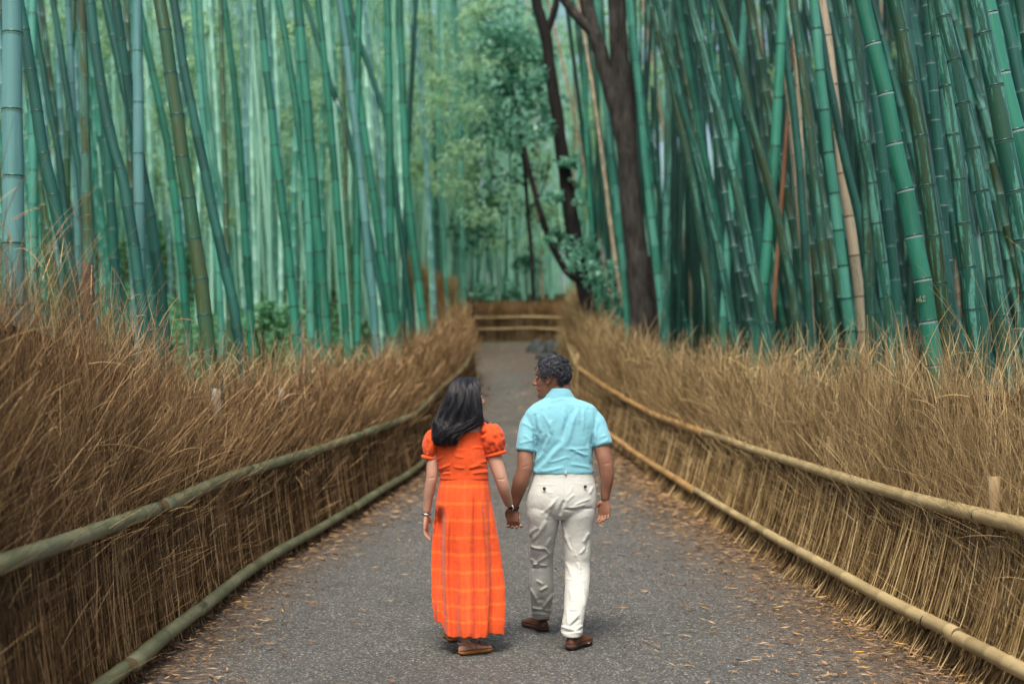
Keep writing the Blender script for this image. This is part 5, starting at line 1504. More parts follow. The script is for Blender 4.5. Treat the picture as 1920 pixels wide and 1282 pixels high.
V = creases(V, Nn, [
    zs(690, 600, 555, 950, 6, 9, 'r'), zs(560, 930, 300, 1185, 6, 8, 'r'), zs(655, 590, 520, 900, 5, -8, 'r'), zs(530, 900, 265, 1175, 5, -7, 'r'),
    zs(430, 700, 430, 850, 3.5, 6, 'r'), zs(430, 840, 345, 1010, 4, 6, 'r'), zs(350, 1000, 262, 1140, 4, 6, 'r'), zs(400, 850, 300, 1060, 4, -6, 'r'),
    zs(265, 640, 285, 840, 3.5, -6, 'r'), zs(300, 650, 325, 830, 3.5, 5, 'r'), zs(255, 790, 285, 1000, 3, -6, 'r'), zs(340, 620, 420, 780, 3, 3, 'r'),
    zs(600, 960, 760, 1060, 2.5, 3.5, 'r'), zs(640, 1010, 790, 1040, 2.5, 3, 'r'), zs(560, 980, 800, 980, 2.5, 2.5, 'r'), zs(400, 1110, 600, 1060, 2.5, 3, 'r'),
    zs(690, 580, 688, 760, 1.6, 3, 'r'), zs(740, 590, 742, 800, 2.0, 3, 'r'), zs(800, 610, 850, 880, 3, 5, 'r'), zs(880, 700, 835, 960, 3, 6, 'r'), zs(862, 700, 815, 950, 2.5, -6, 'r'),
    zs(780, 930, 810, 1120, 3, 4, 'r'), zs(600, 1120, 820, 1170, 3, 4, 'r'), zs(300, 1200, 560, 1160, 3, 4, 'r'), zs(545, 560, 540, 800, 2.5, 3, 'r'), zs(600, 570, 570, 760, 2.5, -3, 'r'),
    zs(160, 850, 240, 900, 2.5, 3, 'r'), zs(150, 720, 255, 800, 3, 4, 'r'), zs(120, 930, 270, 900, 2.5, 3, 'r'), zs(900, 880, 960, 840, 2.5, 3, 'r'), zs(880, 930, 990, 890, 2.5, 3, 'r'),
    zs(470, 480, 620, 520, 3, 2.5, 'r'), zs(400, 520, 560, 500, 3, 2, 'r'), zs(240, 560, 420, 500, 3, 2.5, 'r'), zs(700, 510, 860, 590, 3, 2.5, 'r'),
    zs(300, 588, 545, 548, 1.0, 2.2, 's'), zs(535, 549, 670, 549, 1.0, 2.2, 's'), zs(660, 547, 805, 572, 1.0, 2.2, 's'), zs(795, 570, 895, 606, 1.0, 2.2, 's'),
    zs(90, 962, 180, 970, 1.0, 1.8, 's'), zs(170, 970, 285, 975, 1.0, 1.8, 's'), zs(840, 972, 1010, 925, 1.0, 1.8, 's'),
], YM)
V += Nn * (.0022 * vnoise(V, 26, 4) + .0012 * vnoise(V * np.array([1, 1, .6]), 70, 6, 2))[:, None]
finish('shirt', V, Q, M['shirt'], man)
# collar
rings = []
for k, (py, xl, xr, ry) in enumerate([(749, 1020, 1078, .078), (745, 1020.5, 1077, .0755), (738, 1024, 1073.5, .070), (732, 1027, 1070, .066), (730.5, 1028.5, 1068.5, .062), (733, 1029, 1068, .060), (742, 1028, 1070, .060)]):
    q = mring(py, xl, xr, ry, .004); rings.append(q)
V, Q, T = ring_loft(rings, 40, 2.1, 4, False, False)
V[:, 2] += .012 * np.clip((V[:, 1] - YM) / .08, -1, 1) * -1.0 * (V[:, 2] > m_(0, 742)[2])
V += .0015 * np.stack([vnoise(V, 40, q) for q in range(3)], -1)
finish('collar', V, Q, M['shirt'], man)
# belt, trousers
V, Q, T = ring_loft([mring(889, 1001, 1110, .116), mring(881, 1001, 1111, .1165)], 48, 2.3, 3, False, False)
o = finish('belt', V, Q, M['strap'], man)
bag = Bag()
bag.add(*ring_loft([mring(884, 1000, 1112, .118), mring(892, 999, 1112.5, .120), mring(908, 994, 1116, .126, -.008), mring(926, 989, 1118, .132, -.016), mring(944, 987, 1118, .130, -.018), mring(960, 988, 1116, .118, -.008), mring(972, 992, 1110, .09, .0)], 48, 2.25))
legL = [(945, 988, 1050, .105, -.01), (962, 988, 1050, .110, -.012), (985, 990.5, 1047, .100, .005), (1010, 992, 1042, .090, .04), (1035, 993, 1038, .082, .085), (1055, 994, 1036.5, .076, .12), (1085, 992.5, 1037.5, .079, .16), (1110, 993.5, 1038, .078, .20), (1135, 995.5, 1034.5, .072, .26), (1150, 997, 1032.5, .068, .30), (1158, 998, 1031, .066, .325)]
legR = [(945, 1052, 1117, .105, -.01), (962, 1050.5, 1116, .110, -.012), (985, 1053.5, 1112, .100, -.005), (1010, 1056, 1109, .090, .0), (1040, 1058.5, 1107, .084, .0), (1060, 1059.5, 1106, .078, -.005), (1090, 1059, 1106, .080, -.06), (1120, 1058, 1102.5, .077, -.12), (1150, 1056.5, 1096.5, .070, -.18), (1172, 1053, 1093, .067, -.21), (1184, 1051.5, 1093, .068, -.225), (1192, 1055, 1090, .066, -.23)]
for lg in (legL, legR): bag.add(*ring_loft([mring(p, a, b, ry, dy) for p, a, b, ry, dy in lg], 40, 2.1))
V, Q, Nn = fuse(bag, .0042, 5)
zp = lambda x1, y1, x2, y2, w, h, k='r': (960 + x1 * .1638, 860 + y1 * .1638, 960 + x2 * .1638, 860 + y2 * .1638, w, h, k)
zq = lambda x1, y1, x2, y2, w, h, k='r': (960 + x1 * .156, 1050 + y1 * .156, 960 + x2 * .156, 1050 + y2 * .156, w, h, k)
V = creases(V, Nn, [
    zp(262, 280, 515, 290, 1.0, 2.2, 's'), zp(715, 272, 910, 268, 1.0, 2.2, 's'), zp(610, 170, 608, 480, 1.3, -3.5), zp(600, 470, 548, 650, 3, -10),
    zp(590, 585, 760, 585, 2.2, -7), zp(740, 585, 930, 555, 2.0, -6), zp(640, 560, 850, 520, 2.4, 5), zp(700, 540, 900, 450, 2.4, 4), zp(620, 500, 720, 400, 2.5, 4), zp(640, 420, 700, 300, 2.5, 3), zp(880, 400, 930, 320, 2.5, 5),
    zp(330, 640, 500, 470, 3, 4), zp(250, 950, 390, 690, 4, 7), zp(200, 880, 280, 780, 3, 4), zp(260, 960, 310, 800, 3, -6), zp(400, 700, 470, 480, 3.5, 4), zp(420, 560, 540, 440, 3, 4), zp(330, 350, 480, 390, 3, 2.5),
    zp(215, 1000, 370, 1020, 2.5, 8), zp(215, 1030, 400, 1070, 2.5, -8), zp(360, 1010, 440, 1095, 2.5, 8), zp(270, 1190, 430, 1090, 3, 7), zp(230, 1130, 280, 1230, 3, 6), zp(270, 1220, 420, 1140, 2.5, -6), zp(380, 1000, 450, 900, 3, 5), zp(430, 1060, 470, 960, 3, -4),
    zp(570, 700, 640, 950, 3, 5), zp(600, 860, 740, 1130, 3, 6), zp(640, 900, 780, 1250, 2.5, -5), zp(800, 960, 890, 840, 3, 5), zp(760, 1090, 850, 1010, 2.5, 5), zp(700, 1080, 790, 1270, 3, 5), zp(850, 1060, 880, 900, 3, -4),
    zq(250, 40, 430, 60, 2.5, 7), zq(230, 95, 450, 90, 2.2, -6), zq(290, 240, 380, 290, 2.2, 5), zq(330, 370, 430, 310, 2.5, 6), zq(350, 400, 420, 350, 2, -5), zq(215, 330, 330, 520, 3, 7), zq(370, 580, 500, 390, 3, 7), zq(240, 560, 380, 590, 2.2, 7), zq(250, 640, 430, 640, 2.0, 7), zq(250, 610, 410, 625, 2.0, -7), zq(380, 590, 480, 600, 2, 6), zq(320, 680, 460, 660, 2.0, 5), zq(290, 480, 400, 480, 3, -5),
    zq(640, 210, 910, 245, 1.0, 2.6, 's'), zq(650, 20, 720, 200, 3, 5), zq(780, 20, 830, 170, 3, 4), zq(690, 330, 720, 500, 3, 4), zq(640, 590, 790, 600, 1.6, 4), zq(660, 600, 680, 780, 2.6, 7), zq(680, 780, 820, 640, 2.6, 7), zq(690, 800, 820, 700, 2.2, -7), zq(580, 800, 770, 845, 2.2, 8), zq(600, 850, 760, 860, 2.0, -7), zq(770, 840, 850, 780, 2.2, 6), zq(600, 760, 660, 680, 2.5, 5), zq(700, 880, 840, 860, 2, 4), zq(850, 300, 880, 560, 3, 4),
], YM)
V += Nn * (.0018 * vnoise(V, 22, 14) + .0008 * vnoise(V, 80, 16, 2))[:, None]
finish('trousers', V, Q, M['trousers'], man)
V, Q, T = blob(m_(1020.5, 915.5, -.140), (.010, .004, .010)); finish('button', V, [Q, T], M['button'], man)
V, Q, T = blob(m_(1097.5, 912, -.126), (.010, .004, .010)); finish('button', V, [Q, T], M['button'], man)
V, Q, T = arm_loft([m_(1061, 882, -.123), m_(1061, 890, -.124)], [.006, .006], 8, 8); finish('belt_loop', V, [Q, T], M['trousers'], man)

# shoes
def shoe(person, heel, yaw, L=.292):
    X = foot_frame(heel, yaw)
    V, Q, T = slab(L, .036, .050, .002, .030, .01)
    V[:, 2] += np.where(V[:, 1] > L * .8, (V[:, 1] - L * .8) * .15, 0)
    so_ = finish('sole', X(V), [Q, T], M['sole'], person)
    rings = []
    n = 28; th = np.arange(n) * 2 * np.pi / n
    y, w = outline(L * .975, .0345, .048)
    for u in np.linspace(0.0, 1, 30):
        yy = .006 + u * L * .965
        hw = float(np.interp(yy, y, w)) * (.985)
        top = float(np.interp(u, [0, .04, .12, .22, .34, .48, .62, .8, .93, 1], [.060, .076, .086, .092, .096, .086, .068, .055, .045, .026]))
        low = .026
        c_, s_ = np.cos(th), np.sin(th)
        x = np.sign(c_) * np.abs(c_) ** .75 * hw * np.where(s_ > 0, 1 - .38 * s_ ** 2 * (1 if u < .6 else .6), 1)
        z = np.where(s_ > 0, low + .01 + s_ * (top - low - .01), low + .01 + s_ * .012)
        rings.append(np.stack([x, np.full(n, yy), z], -1))
    V, Q, T = close_loft(np.array(rings), n)
    up_ = finish('shoe', X(V), [Q, T], M['leather'], person)
    so_.parent = up_; 
    # padded collar and heel seam
    V, Q, T = arm_loft([(.026, .075, .094), (.031, .04, .087), (.022, .012, .080), (0, .003, .077), (-.022, .012, .080), (-.031, .04, .087), (-.026, .075, .094)], [.0075] * 7, 10, 40)
    cl = finish('padded_collar', X(V), [Q, T], M['leather'], person); cl.parent = up_
    return up_
hl = W(1024, 1190, 8.97); hl[2] = .018
shoe(man, hl, R(-27))
hr_ = W(1066, 1225, 8.34); hr_[2] = .018
shoe(man, hr_, R(27))
# wrist watch
wc = m_(962.5, 949, .010); ax = unit(np.array(armL[-1]) - np.array(armL[-2]))
V, Q = torus(wc, ax, .0325, .0055, 30, 8); wt = finish('watch', V, Q, M['strap'], man)
fc = m_(958.5, 951.5, -.030); q = Vector((-.55, -.83, .05)).to_track_quat('Z', 'Y')
def disc(c_, r_, h_, n=24):
    prof = [(0, -h_), (r_ * .9, -h_), (r_, -h_ * .4), (r_, h_ * .4), (r_ * .88, h_)]
    V = np.array([[[rr_ * math.cos(a_), rr_ * math.sin(a_), z_] for a_ in np.arange(n) * 2 * np.pi / n] for rr_, z_ in [(p[0] + 1e-4, p[1]) for p in prof]])
    V, Q, T = close_loft(V, n)
    return np.array([np.array(q @ Vector(v)) for v in V]) + np.array(c_), Q, T
V, Q, T = disc(fc, .0195, .005); o = finish('watch_case', V, [Q, T], M['steel'], man); o.parent = wt
V, Q, T = disc(fc + np.array(q @ Vector((0, 0, .0045))), .0145, .0015); o = finish('watch_dial', V, [Q, T], M['dial'], man); o.parent = wt

# ================= the woman
YF = 8.40
def f_(px, py, dy=0.0): return W(px, py, YF + dy)
def fring(py, xl, xr, ry, dy=0.0):
    a = f_(xl, py, dy); b = f_(xr, py, dy)
    return ((a[0] + b[0]) / 2, YF + dy, a[2], (b[0] - a[0]) / 2, ry)
woman = empty('person', (float(f_(872, 1200)[0]), YF, 0.0), 'woman in orange plaid maxi dress with long black hair walking on the left', 'person')
hcf = f_(875, 784); HSF = 1.0; hyf = R(-58)
def XF(V):
    V = np.asarray(V) * HSF
    c, s = math.cos(hyf), math.sin(hyf)
    return np.stack([hcf[0] + c * V[:, 0] - s * V[:, 1], YF + .015 + s * V[:, 0] + c * V[:, 1], hcf[2] + V[:, 2] + .004], -1)
bag = Bag()
head_shapes(bag, XF, ear=False)
bag.add(*ring_loft([fring(830, 868, 900, .06), fring(806, 862, 901, .062), fring(790, 865, 897, .056), fring(775, 866, 893, .052), fring(755, 866, 890, .05)]))
bag.add(*ring_loft([fring(789, 860, 900, .045), fring(795, 843, 912, .055), fring(801, 826, 917, .066), fring(808, 819, 912, .080), fring(825, 819, 904, .088), fring(850, 819, 908, .092), fring(892, 828, 911, .09), fring(940, 824, 918, .10), fring(960, 828, 914, .09)]))
aL = [f_(818, 815, .0), f_(812, 838, -.01), f_(811, 865, -.02), f_(810, 893, -.03), f_(806, 915, -.02), f_(802, 940, .0), f_(799.5, 964, .01)]
bag.add(*arm_loft(aL, [.042, .040, .037, .034, .032, .027, .0215], 20, 40))
aR = [f_(912, 812, .0), f_(921, 838, -.01), f_(930, 866, -.02), f_(938.5, 893, -.03), f_(944, 912, -.02), f_(949.5, 930, .02), f_(955, 947, .10)]
bag.add(*arm_loft(aR, [.046, .047, .0445, .039, .036, .030, .024], 20, 40))
# left hand relaxed; right hand wraps his from beyond
hand(bag, f_(799, 966, .01), (-.02, -.02, -1.0), (.85, -.45, 0), (.25, .9, .0), .90, (.22, .32, .25), .05, .4)
hand(bag, m_(958, 952, .065), (.22, .06, -1.0), (-.15, -1.0, .1), (.95, -.15, .1), .86, (.55, .75, .55), .06, .55)
for k in range(4):                                     # her finger ends close round the edge of his hand
    a_ = m_(951 + k * 8.2, 981 + 2.2 * math.sin(k * 1.1), .045); b_ = m_(952 + k * 8.4, 987.5 + 2.0 * math.sin(k * 1.1), .006); c_ = m_(955 + k * 8.0, 984.5 + 1.5 * math.sin(k), -.022)
    bag.add(*arm_loft([a_, (a_ + b_) / 2 + np.array([0, 0, -.006]), b_, c_], [.0078, .0078, .0074, .006], 12, 16))
# legs, mostly under the dress, and feet
hlR = W(861, 1229, 8.20); hlR[2] = .018
XfR = foot_frame(hlR, R(52)); hlL = np.array([f_(846, 1200)[0], 8.62, .018]); XfL = foot_frame(hlL, R(-8))
def foot(X, top):
    rings = []; n = 24; th = np.arange(n) * 2 * np.pi / n; L = .225
    y, w = outline(L, .030, .042)
    for u in np.linspace(0, 1, 26):
        yy = u * L; hw = float(np.interp(yy, y, w)); tp = float(np.interp(u, [0, .06, .15, .3, .45, .6, .8, .92, 1], [.045, .066, .082, .080, .066, .050, .036, .028, .018])); lo = .018
        c_, s_ = np.cos(th), np.sin(th)
        rings.append(np.stack([np.sign(c_) * np.abs(c_) ** .85 * hw * np.where(s_ > 0, 1 - .4 * s_ ** 2, 1), np.full(n, yy), np.where(s_ > 0, lo + .012 + s_ * (tp - lo - .012), lo + .012 + s_ * .012)], -1))
    V, Q, T = close_loft(np.array(rings), n); bag.add(X(V), Q, T)
    an = X(np.array([[0, .045, .045], [0, .048, .085], [0, .046, .15]]))
    bag.add(*arm_loft([an[0], an[1], an[2], (an[2] + top) / 2 + np.array([0, -.02, 0]), top], [.031, .0305, .034, .043, .05], 18, 30))
    for sx in (-1, 1):
        q_ = X(np.array([[sx * .030, .052, .072]]))[0]; bag.add(*blob(q_, (.010, .012, .012)))
    for k, (xo, ln) in enumerate(((.026, .04), (.010, .038), (-.005, .033), (-.018, .028), (-.029, .022))):
        pt = X(np.array([[xo * (1 if X is XfL else -1), .19, .030], [xo * (1 if X is XfL else -1), .19 + ln, .026]]))
        bag.add(*arm_loft([pt[0], pt[1]], [.0095, .0085], 10, 10))
foot(XfR, f_(886, 955, .03)); foot(XfL, f_(862, 955, .06))
V, Q, Nn = fuse(bag, .0034, 3)
V = creases(V, Nn, [(803, 897, 816, 895, 1.4, 2.0, 'v'), (932, 899, 947, 897, 1.4, 2.2, 'v')], YF)
finish('body', V, Q, M['skin_f'], woman)
face_bits(XF, woman, M['brow'])

# bodice with square back neckline
bag = Bag()
bag.add(*ring_loft([fring(809.5, 817, 911, .090, .0), fring(816, 816, 911, .094), fring(830, 814.5, 909, .098), fring(850, 815, 912, .104), fring(870, 819, 914, .103), fring(884, 823, 915, .098), fring(896, 825, 915, .098)], 48, 2.3))
for x0, x1, rr_ in ((899, 906, .018), (822, 826, .016)):
    bag.add(*arm_loft([f_(x1, 812, -.075), f_(x1 + 2, 799, -.045), f_(x1, 796, .0), f_(x1 - 3, 806, .06)], [rr_, rr_, rr_, rr_], 14, 20))
V, Q, Nn = fuse(bag, .0040, 4)
zb = lambda x1, y1, x2, y2, w, h, k='r': (780 + x1 * .1638, 690 + y1 * .1638, 780 + x2 * .1638, 690 + y2 * .1638, w, h, k)
V = creases(V, Nn, [zb(408, 900, 408, 1240, .8, -3.5), zb(588, 780, 590, 1240, 1.0, 1.0, 's'), zb(220, 1060, 330, 1010, 2.2, 4), zb(250, 1150, 400, 1110, 2.4, 5), zb(270, 1200, 400, 1170, 2.2, -4), zb(300, 1215, 400, 1200, 2, 4), zb(430, 1000, 560, 1020, 2.2, 3), zb(430, 1130, 560, 1140, 2.2, 4), zb(600, 1140, 760, 1110, 2.4, 5), zb(610, 1170, 820, 1140, 2.2, -4), zb(640, 1200, 830, 1190, 2.2, 5), zb(690, 1100, 840, 1050, 2.4, 4), zb(800, 900, 835, 1050, 2.5, 4), zb(430, 930, 560, 940, 2.0, 2), zb(250, 930, 390, 920, 2, 2), zb(640, 900, 780, 920, 2.2, 3), zb(540, 745, 730, 725, 1.0, 2.5, 's'), zb(230, 1000, 300, 960, 2, 3)], YF)
V += Nn * (.0018 * vnoise(V, 30, 24) + .0010 * vnoise(V * np.array([.5, .5, 1]), 70, 26, 2))[:, None]
ang = np.arctan2(V[:, 0] - f_(866, 850)[0], -(V[:, 1] - YF))
finish('bodice', V, Q, M['dress'], woman, {'su': ang * .14 + .03, 'sv': np.zeros(len(V)) + .05})
# puff sleeves with gathers
def puff(cpx, cpy, dy, rx, ry, rz, tilt, seed):
    n, m = 56, 40
    th = np.arange(n) * 2 * np.pi / n; fi = np.linspace(-np.pi / 2 + .25, np.pi / 2 - .08, m)
    c = f_(cpx, cpy, dy)
    V = []
    for f in fi:
        rr_ = math.cos(f) ** .7
        g = 1 + (.055 * np.sin(th * 13 + 1.2 * math.sin(f * 5 + seed)) * (abs(f) / 1.4) ** 1.2)
        V.append(np.stack([np.cos(th) * rx * rr_ * g, np.sin(th) * ry * rr_ * g, np.full(n, math.sin(f) * rz)], -1))
    V = np.array(V)
    Vf = V.reshape(-1, 3)
    k = .006 * vnoise(Vf, 26, seed, 3) + .009 * (1 - np.abs(vnoise(Vf * np.array([1, 1, .55]), 38, seed + 5, 2)) * 2.5).clip(-.3, 1)
    Vf = Vf + unit(Vf) * k[:, None]
    cs_, sn_ = math.cos(tilt), math.sin(tilt)
    Vf = np.stack([Vf[:, 0] * cs_ + Vf[:, 2] * sn_, Vf[:, 1], -Vf[:, 0] * sn_ + Vf[:, 2] * cs_], -1)
    VV, Q, T = close_loft(Vf.reshape(m, n, 3) + c, n, False, True)
    # cuff
    o = finish('puff_sleeve', VV, [Q, T], M['dress'], woman, {'su': VV[:, 0], 'sv': np.full(len(VV), .05)})
    ctr = Vf.reshape(m, n, 3)[0].mean(0) + c; ax_ = np.array([sn_, 0, cs_])
    V2, Q2 = torus(ctr, ax_, max(rx, ry) * .72, .007, 40, 8)
    cf = finish('cuff', V2, Q2, M['dress'], woman, {'su': V2[:, 0], 'sv': np.full(len(V2), .05)}); cf.parent = o
puff(922.5, 823, -.012, .071, .084, .088, R(-14), 3)
puff(811, 832, -.008, .050, .066, .082, R(10), 8)
# skirt: hanging cloth, flared and folded, open below
n, m = 300, 170
th = np.arange(n) * 2 * np.pi / n
SK = np.array([(893, 825, 915.5, .098), (900, 824.5, 916, .101), (920, 820.5, 918.5, .116), (945, 817, 922, .130), (965, 815, 926, .136), (1000, 811.5, 931.5, .140), (1040, 809.5, 935.5, .146), (1090, 811, 938, .155), (1140, 814, 937, .165), (1190, 818, 934, .175)])
A = resample(SK, m)
V = []; su, sv = [], []
foldc = np.array([-2.6, -2.0, -1.1, -.55, -.05, .42, .9, 1.35, 1.9, 2.45, 3.0])
for j, (py, xl, xr, ry) in enumerate(A):
    a_, b_ = f_(xl, py), f_(xr, py); c = (a_ + b_) / 2; rx = (b_[0] - a_[0]) / 2
    t_ = j / (m - 1)
    # th measured from the near side (-Y) towards +X
    x = np.sin(th) * rx; y = -np.cos(th) * ry
    amp = .022 * smooth(.12, .9, t_) * ry / .15
    g = np.zeros(n); ph = ((th + np.pi) % (2 * np.pi)) - np.pi
    w_ = ph + .06 * np.sin(t_ * 3 + ph * 2)
    g += amp * (.95 * np.sin(w_ * 5 + .5) + .7 * np.sin(w_ * 9 + 1.3 + t_) + .16 * np.sin(w_ * 17 + 2 * t_))
    g += .002 * smooth(0, .12, t_) * np.sin(w_ * 21) * (1 - t_)
    rad = 1 + g / max(rx, .05)
    z = np.full(n, c[2])
    V.append(np.stack([c[0] + x * rad, YF - .085 * float(smooth(.45, 1, t_)) + y * (1 + g / ry), z], -1))
    su.append(ph * .145); sv.append(np.full(n, (A[0, 0] - py) * -1 * YF / F))
V = np.array(V); su = np.array(su); sv = np.array(sv)
Vf = V.reshape(-1, 3)
# the left panel falls behind the main fall of cloth along a deep fold
px = 960 + Vf[:, 0] * F / Vf[:, 1]; pyy = HOR - (Vf[:, 2] - CAMH) * F / Vf[:, 1]
nearside = (Vf[:, 1] < YF).astype(float)
line = 834 - 3 * np.sin((pyy - 950) / 60)
dep = (1 - smooth(-7, 4.5, px - line)) * smooth(945, 985, pyy) * nearside
Vf[:, 1] += .075 * dep * smooth(803, 826, px) + .02 * dep
rid = np.exp(-((px - line - 7) / 5) ** 2) * smooth(950, 1000, pyy) * nearside
Vf[:, 1] -= .022 * rid
for (x1, y1, x2, y2, w_, h_) in ((889, 930, 893, 1192, 3.0, .022), (880, 960, 884, 1192, 5, -.012), (902, 920, 912, 1192, 4, -.014), (916, 930, 925, 1150, 3, .014), (921, 1060, 917, 1192, 4, -.012), (905, 990, 903, 1100, 2.5, .008), (858, 920, 852, 1000, 5, -.006), (845, 960, 843, 1190, 4, .006), (862, 1000, 866, 1192, 6, -.010)):
    lx = np.interp(pyy, [y1, y2], [x1, x2]); env = smooth(y1 - 5, y1 + 40, pyy) * (1 - smooth(y2 - 5, y2 + 25, pyy))
    Vf[:, 1] += h_ * np.exp(-((px - lx) / w_) ** 2) * env * nearside
# uneven hem: the trailing left corner hangs higher
tt = np.repeat(np.linspace(0, 1, m), n)
lift = .03 + (1 - smooth(824, 836, px)) * nearside * .06 + .004 * np.sin(px * .33) * nearside + .006 * np.sin(px * .13 + 1) + .05 * (1 - nearside)
Vf[:, 2] += lift * smooth(.72, 1.0, tt)
Vf += .0025 * np.stack([vnoise(Vf, 22, q_) for q_ in (1, 2, 3)], -1) * smooth(0.02, .2, tt)[:, None] + .0012 * np.stack([vnoise(Vf, 60, q_, 2) for q_ in (4, 5, 6)], -1)
ii = np.arange(m * n).reshape(m, n)
a = ii[:-1]; b = np.roll(a, -1, 1); d = ii[1:]; c = np.roll(d, -1, 1)
Q = np.stack([a, d, c, b], -1).reshape(-1, 4)
o = finish('skirt', Vf, Q, M['dress'], woman, {'su': su.ravel(), 'sv': sv.ravel() + .0985 * 4 - (938 - 893) * YF / F})
md = o.modifiers.new('hem', 'SOLIDIFY'); md.thickness = .0025; md.offset = -1
V, Q, T = ring_loft([fring(896.5, 824, 916, .0995), fring(892, 824.3, 915.8, .0995)], 60, 2.25, 3, False, False)
finish('waist_seam', V, Q, M['dress'], woman, {'su': V[:, 0], 'sv': np.full(len(V), .05)})

# long black hair
HR = [(706.5, 866, 888, .03, .015), (709, 859, 892.5, .05, .015), (715, 852.5, 896.5, .078, .012), (724, 846.5, 899.5, .098, .008), (738, 842, 902, .112, .0), (754, 836.5, 902, .114, -.008), (769, 830.5, 902, .108, -.018), (782, 824, 903, .094, -.032), (791, 819.5, 904.5, .080, -.046), (799, 816.5, 894, .066, -.064), (807, 815, 879, .054, -.080), (816, 815, 866, .046, -.092), (825, 817.5, 857, .036, -.100), (832, 823, 850, .026, -.104), (837, 829, 845, .014, -.106)]
AH = np.array([fring(p, a, b, ry, dy) for p, a, b, ry, dy in HR])
n, m = 120, 130
A = resample(AH, m); th = np.arange(n) * 2 * np.pi / n
def hair_surf(u, k, grow=0.0):
    """u angle from the near side towards +X, k fractional ring"""
    q = [np.interp(k, np.arange(len(AH)), AH[:, j]) for j in range(5)]
    wv = .22 * np.sin(k * .95 + u * 1.3) * np.clip((k - 4) / 6, 0, 1)
    sx = np.sin(u); cy = -np.cos(u)
    return np.stack([q[0] + (q[3] + grow) * np.sign(sx) * np.abs(sx) ** .92 + wv * .05, q[1] + (q[4] + grow) * cy, q[2]], -1)
G = np.array([hair_surf(th, np.full(n, k), -.004) for k in np.linspace(0, len(AH) - 1, m)])
Vh = G.reshape(-1, 3)
kk = np.repeat(np.linspace(0, len(AH) - 1, m), n); uu = np.tile(th, m)
sig = uu * 9 + .9 * np.sin(kk * .7)
gro = .0065 * np.sin(sig * 1.7 + 1.1 * np.sin(kk * .9)) + .005 * np.sin(sig * 3.9 + kk * .8) + .019 * vnoise(np.stack([np.cos(uu) * 2, np.sin(uu) * 2, kk * .22], -1), 2.6, 4)
nr = np.stack([np.sin(uu), -np.cos(uu), uu * 0], -1)
Vh = Vh + nr * (gro * np.clip(kk / 3, .15, 1))[:, None]
# the face is left free
facing = np.stack([math.sin(-hyf) * np.ones(len(Vh)), math.cos(hyf) * np.ones(len(Vh))], -1)
hx = (Vh[:, 0] - hcf[0]) * math.sin(-hyf) + (Vh[:, 1] - (YF + .015)) * math.cos(hyf)
okv = ~((hx > .048) & (Vh[:, 2] < hcf[2] + .19))
VV, Qh, Th = close_loft(Vh.reshape(m, n, 3), n, True, True)
kp = np.append(okv & (kk < 9.4), [True, True])[Qh].all(1)
bag = Bag(); bag.add(VV, Qh[kp], Th[:n], rnd=np.full(len(VV), .25))
r = np.random.default_rng(14); N = 4200
u0 = r.uniform(-2.6, 2.3, N); K = 16
kend = np.where(r.random(N) < .8, 8.6 + 5.2 * r.random(N) ** .8, r.uniform(6, 11, N)).clip(5, len(AH) - .2)
k0 = r.uniform(0, 3.5, N)
t_ = np.linspace(0, 1, K)
kk = k0[:, None] + (kend - k0)[:, None] * t_[None]
sway = .26 * np.sin(kk * .95 + vnoise(np.stack([u0 * 2, u0 * 0, u0 * 0], -1), 1.5, 3)[:, None] * 3) * np.clip((kk - 3) / 6, 0, 1)
uu = u0[:, None] + sway + r.normal(0, .05, (N, 1)) * t_
P = hair_surf(uu.ravel(), kk.ravel(), 0.0).reshape(N, K, 3)
nr = np.stack([np.sin(uu), -np.cos(uu), uu * 0], -1)
sig = uu * 9 + .9 * np.sin(kk * .7)
P += nr * ((.0065 * np.sin(sig * 1.7 + 1.1 * np.sin(kk * .9)) + r.uniform(-.001, .009, (N, 1)) + .008 * t_ * r.exponential(.5, (N, 1))) * np.clip(kk / 3, .15, 1))[..., None]
hx = (P[..., 0] - hcf[0]) * math.sin(-hyf) + (P[..., 1] - (YF + .015)) * math.cos(hyf)
good = ~((hx > .05) & (P[..., 2] < hcf[2] + .185)).any(1)
P = P[good]
rad = r.uniform(.0008, .0021, len(P))[:, None] * np.concatenate([[.5, .9], np.ones(K - 4), [.7, .3]])[None]
V, Q, ix = tubes(P, rad, 4)
bag.add(V, Q, rnd=np.clip(r.beta(1.3, 1.8, len(P)) , 0, 1)[ix])
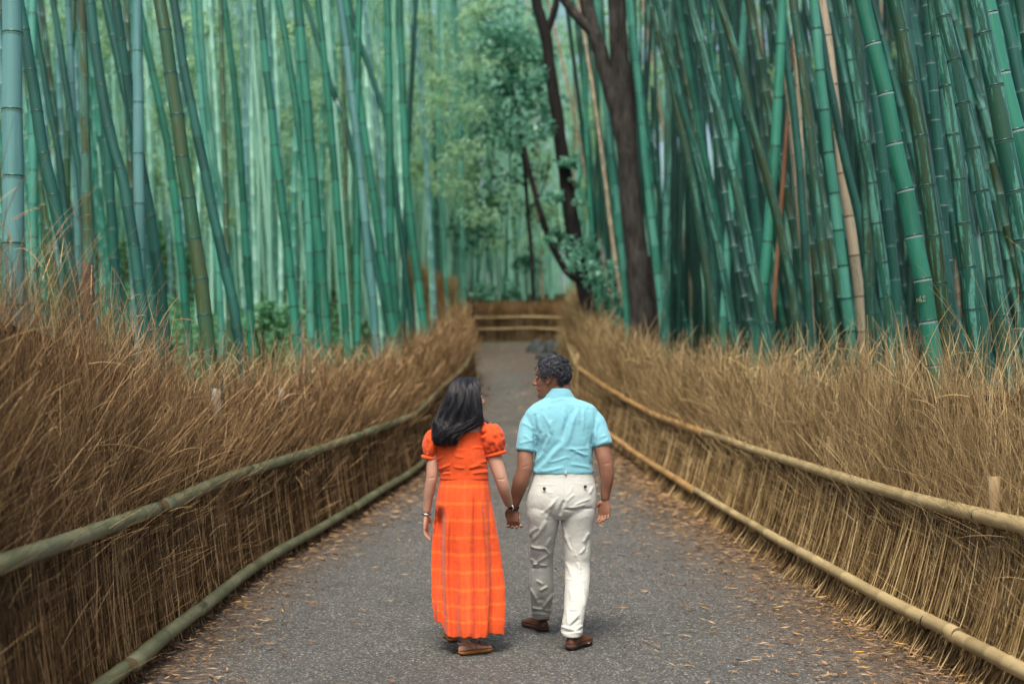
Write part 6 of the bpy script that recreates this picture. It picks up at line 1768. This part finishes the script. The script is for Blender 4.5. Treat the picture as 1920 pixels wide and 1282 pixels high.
# loose single hairs that leave the outline
N = 260
u0 = r.uniform(-2.2, 2.2, N); kk = r.uniform(.5, 9, (N, 1)) + np.linspace(0, 1, 10)[None] * r.uniform(1.5, 5, (N, 1)); kk = kk.clip(0, len(AH) - .2)
uu = u0[:, None] + .3 * np.sin(kk * 1.1 + u0[:, None] * 3)
P = hair_surf(uu.ravel(), kk.ravel(), 0.0).reshape(N, 10, 3) + np.stack([np.sin(uu), -np.cos(uu), uu * 0], -1) * (.008 + r.exponential(.012, (N, 1)) * np.linspace(.2, 1, 10) ** 1.5)[..., None]
hx = (P[..., 0] - hcf[0]) * math.sin(-hyf) + (P[..., 1] - (YF + .015)) * math.cos(hyf)
P = P[~((hx > .05) & (P[..., 2] < hcf[2] + .19)).any(1)]
V, Q, ix = tubes(P, np.linspace(.0007, .0004, 10)[None], 3); bag.add(V, Q, rnd=r.random(len(P))[ix])
# flicked-out ends over the right shoulder
N = 90
s0 = r.random(N); base = np.array([f_(898 + 5 * q_, 783 + 9 * r.random(), -.03 + .03 * r.random()) for q_ in s0])
tip = np.array([f_(906 + 12 * r.random(), 789 + 7 * r.random() - 3 * (q_ > .7), -.02 + .05 * r.random()) for q_ in s0])
mid_ = (base + tip) / 2 + np.array([0, 0, -.008])
P = np.array([resample(np.array([a_ + np.array([0, 0, .06]), a_, b_, c_]), 9) for a_, b_, c_ in zip(base, mid_, tip)])
V, Q, ix = tubes(P, np.linspace(.0016, .0004, 9)[None], 4); bag.add(V, Q, rnd=r.random(N)[ix] * .6)
bag.V = [v - np.array(woman.location) for v in bag.V]
link('hair', bag.data('hair', [M['hair_f']]), woman)

# bracelet and sandals
V, Q = torus(f_(799.5, 963, .01), np.array(aL[-1]) - np.array(aL[-2]), .0255, .0042, 28, 8); finish('bracelet', V, Q, M['steel'], woman)
def sandal(X):
    V, Q, T = slab(.235, .032, .044, .0, .018, .01); so_ = finish('sandal', X(V), [Q, T], M['sandal_sole'], woman)
    def strap(pts, w=.0032):
        V, Q, T = arm_loft(pts, [w] * 4, 8, 24); o = finish('strap', X(V), [Q, T], M['sandal'], woman); o.parent = so_
    for (ya, yb, h) in ((.20, .185, .036), (.185, .16, .046), (.165, .14, .056), (.15, .165, .050), (.125, .10, .072)):
        strap([(-.042, ya, .018), (-.036, (ya * .7 + yb * .3), h * .75), (-.008, (ya + yb) / 2, h + .004), (.024, yb * .8 + ya * .2, h * .8), (.042, yb, .018)])
    strap([(-.033, .085, .018), (-.033, .055, .045), (-.024, .012, .062), (0, -.006, .064), (.024, .012, .062), (.033, .055, .045), (.033, .085, .018)], .0028)
sandal(XfR); sandal(XfL)
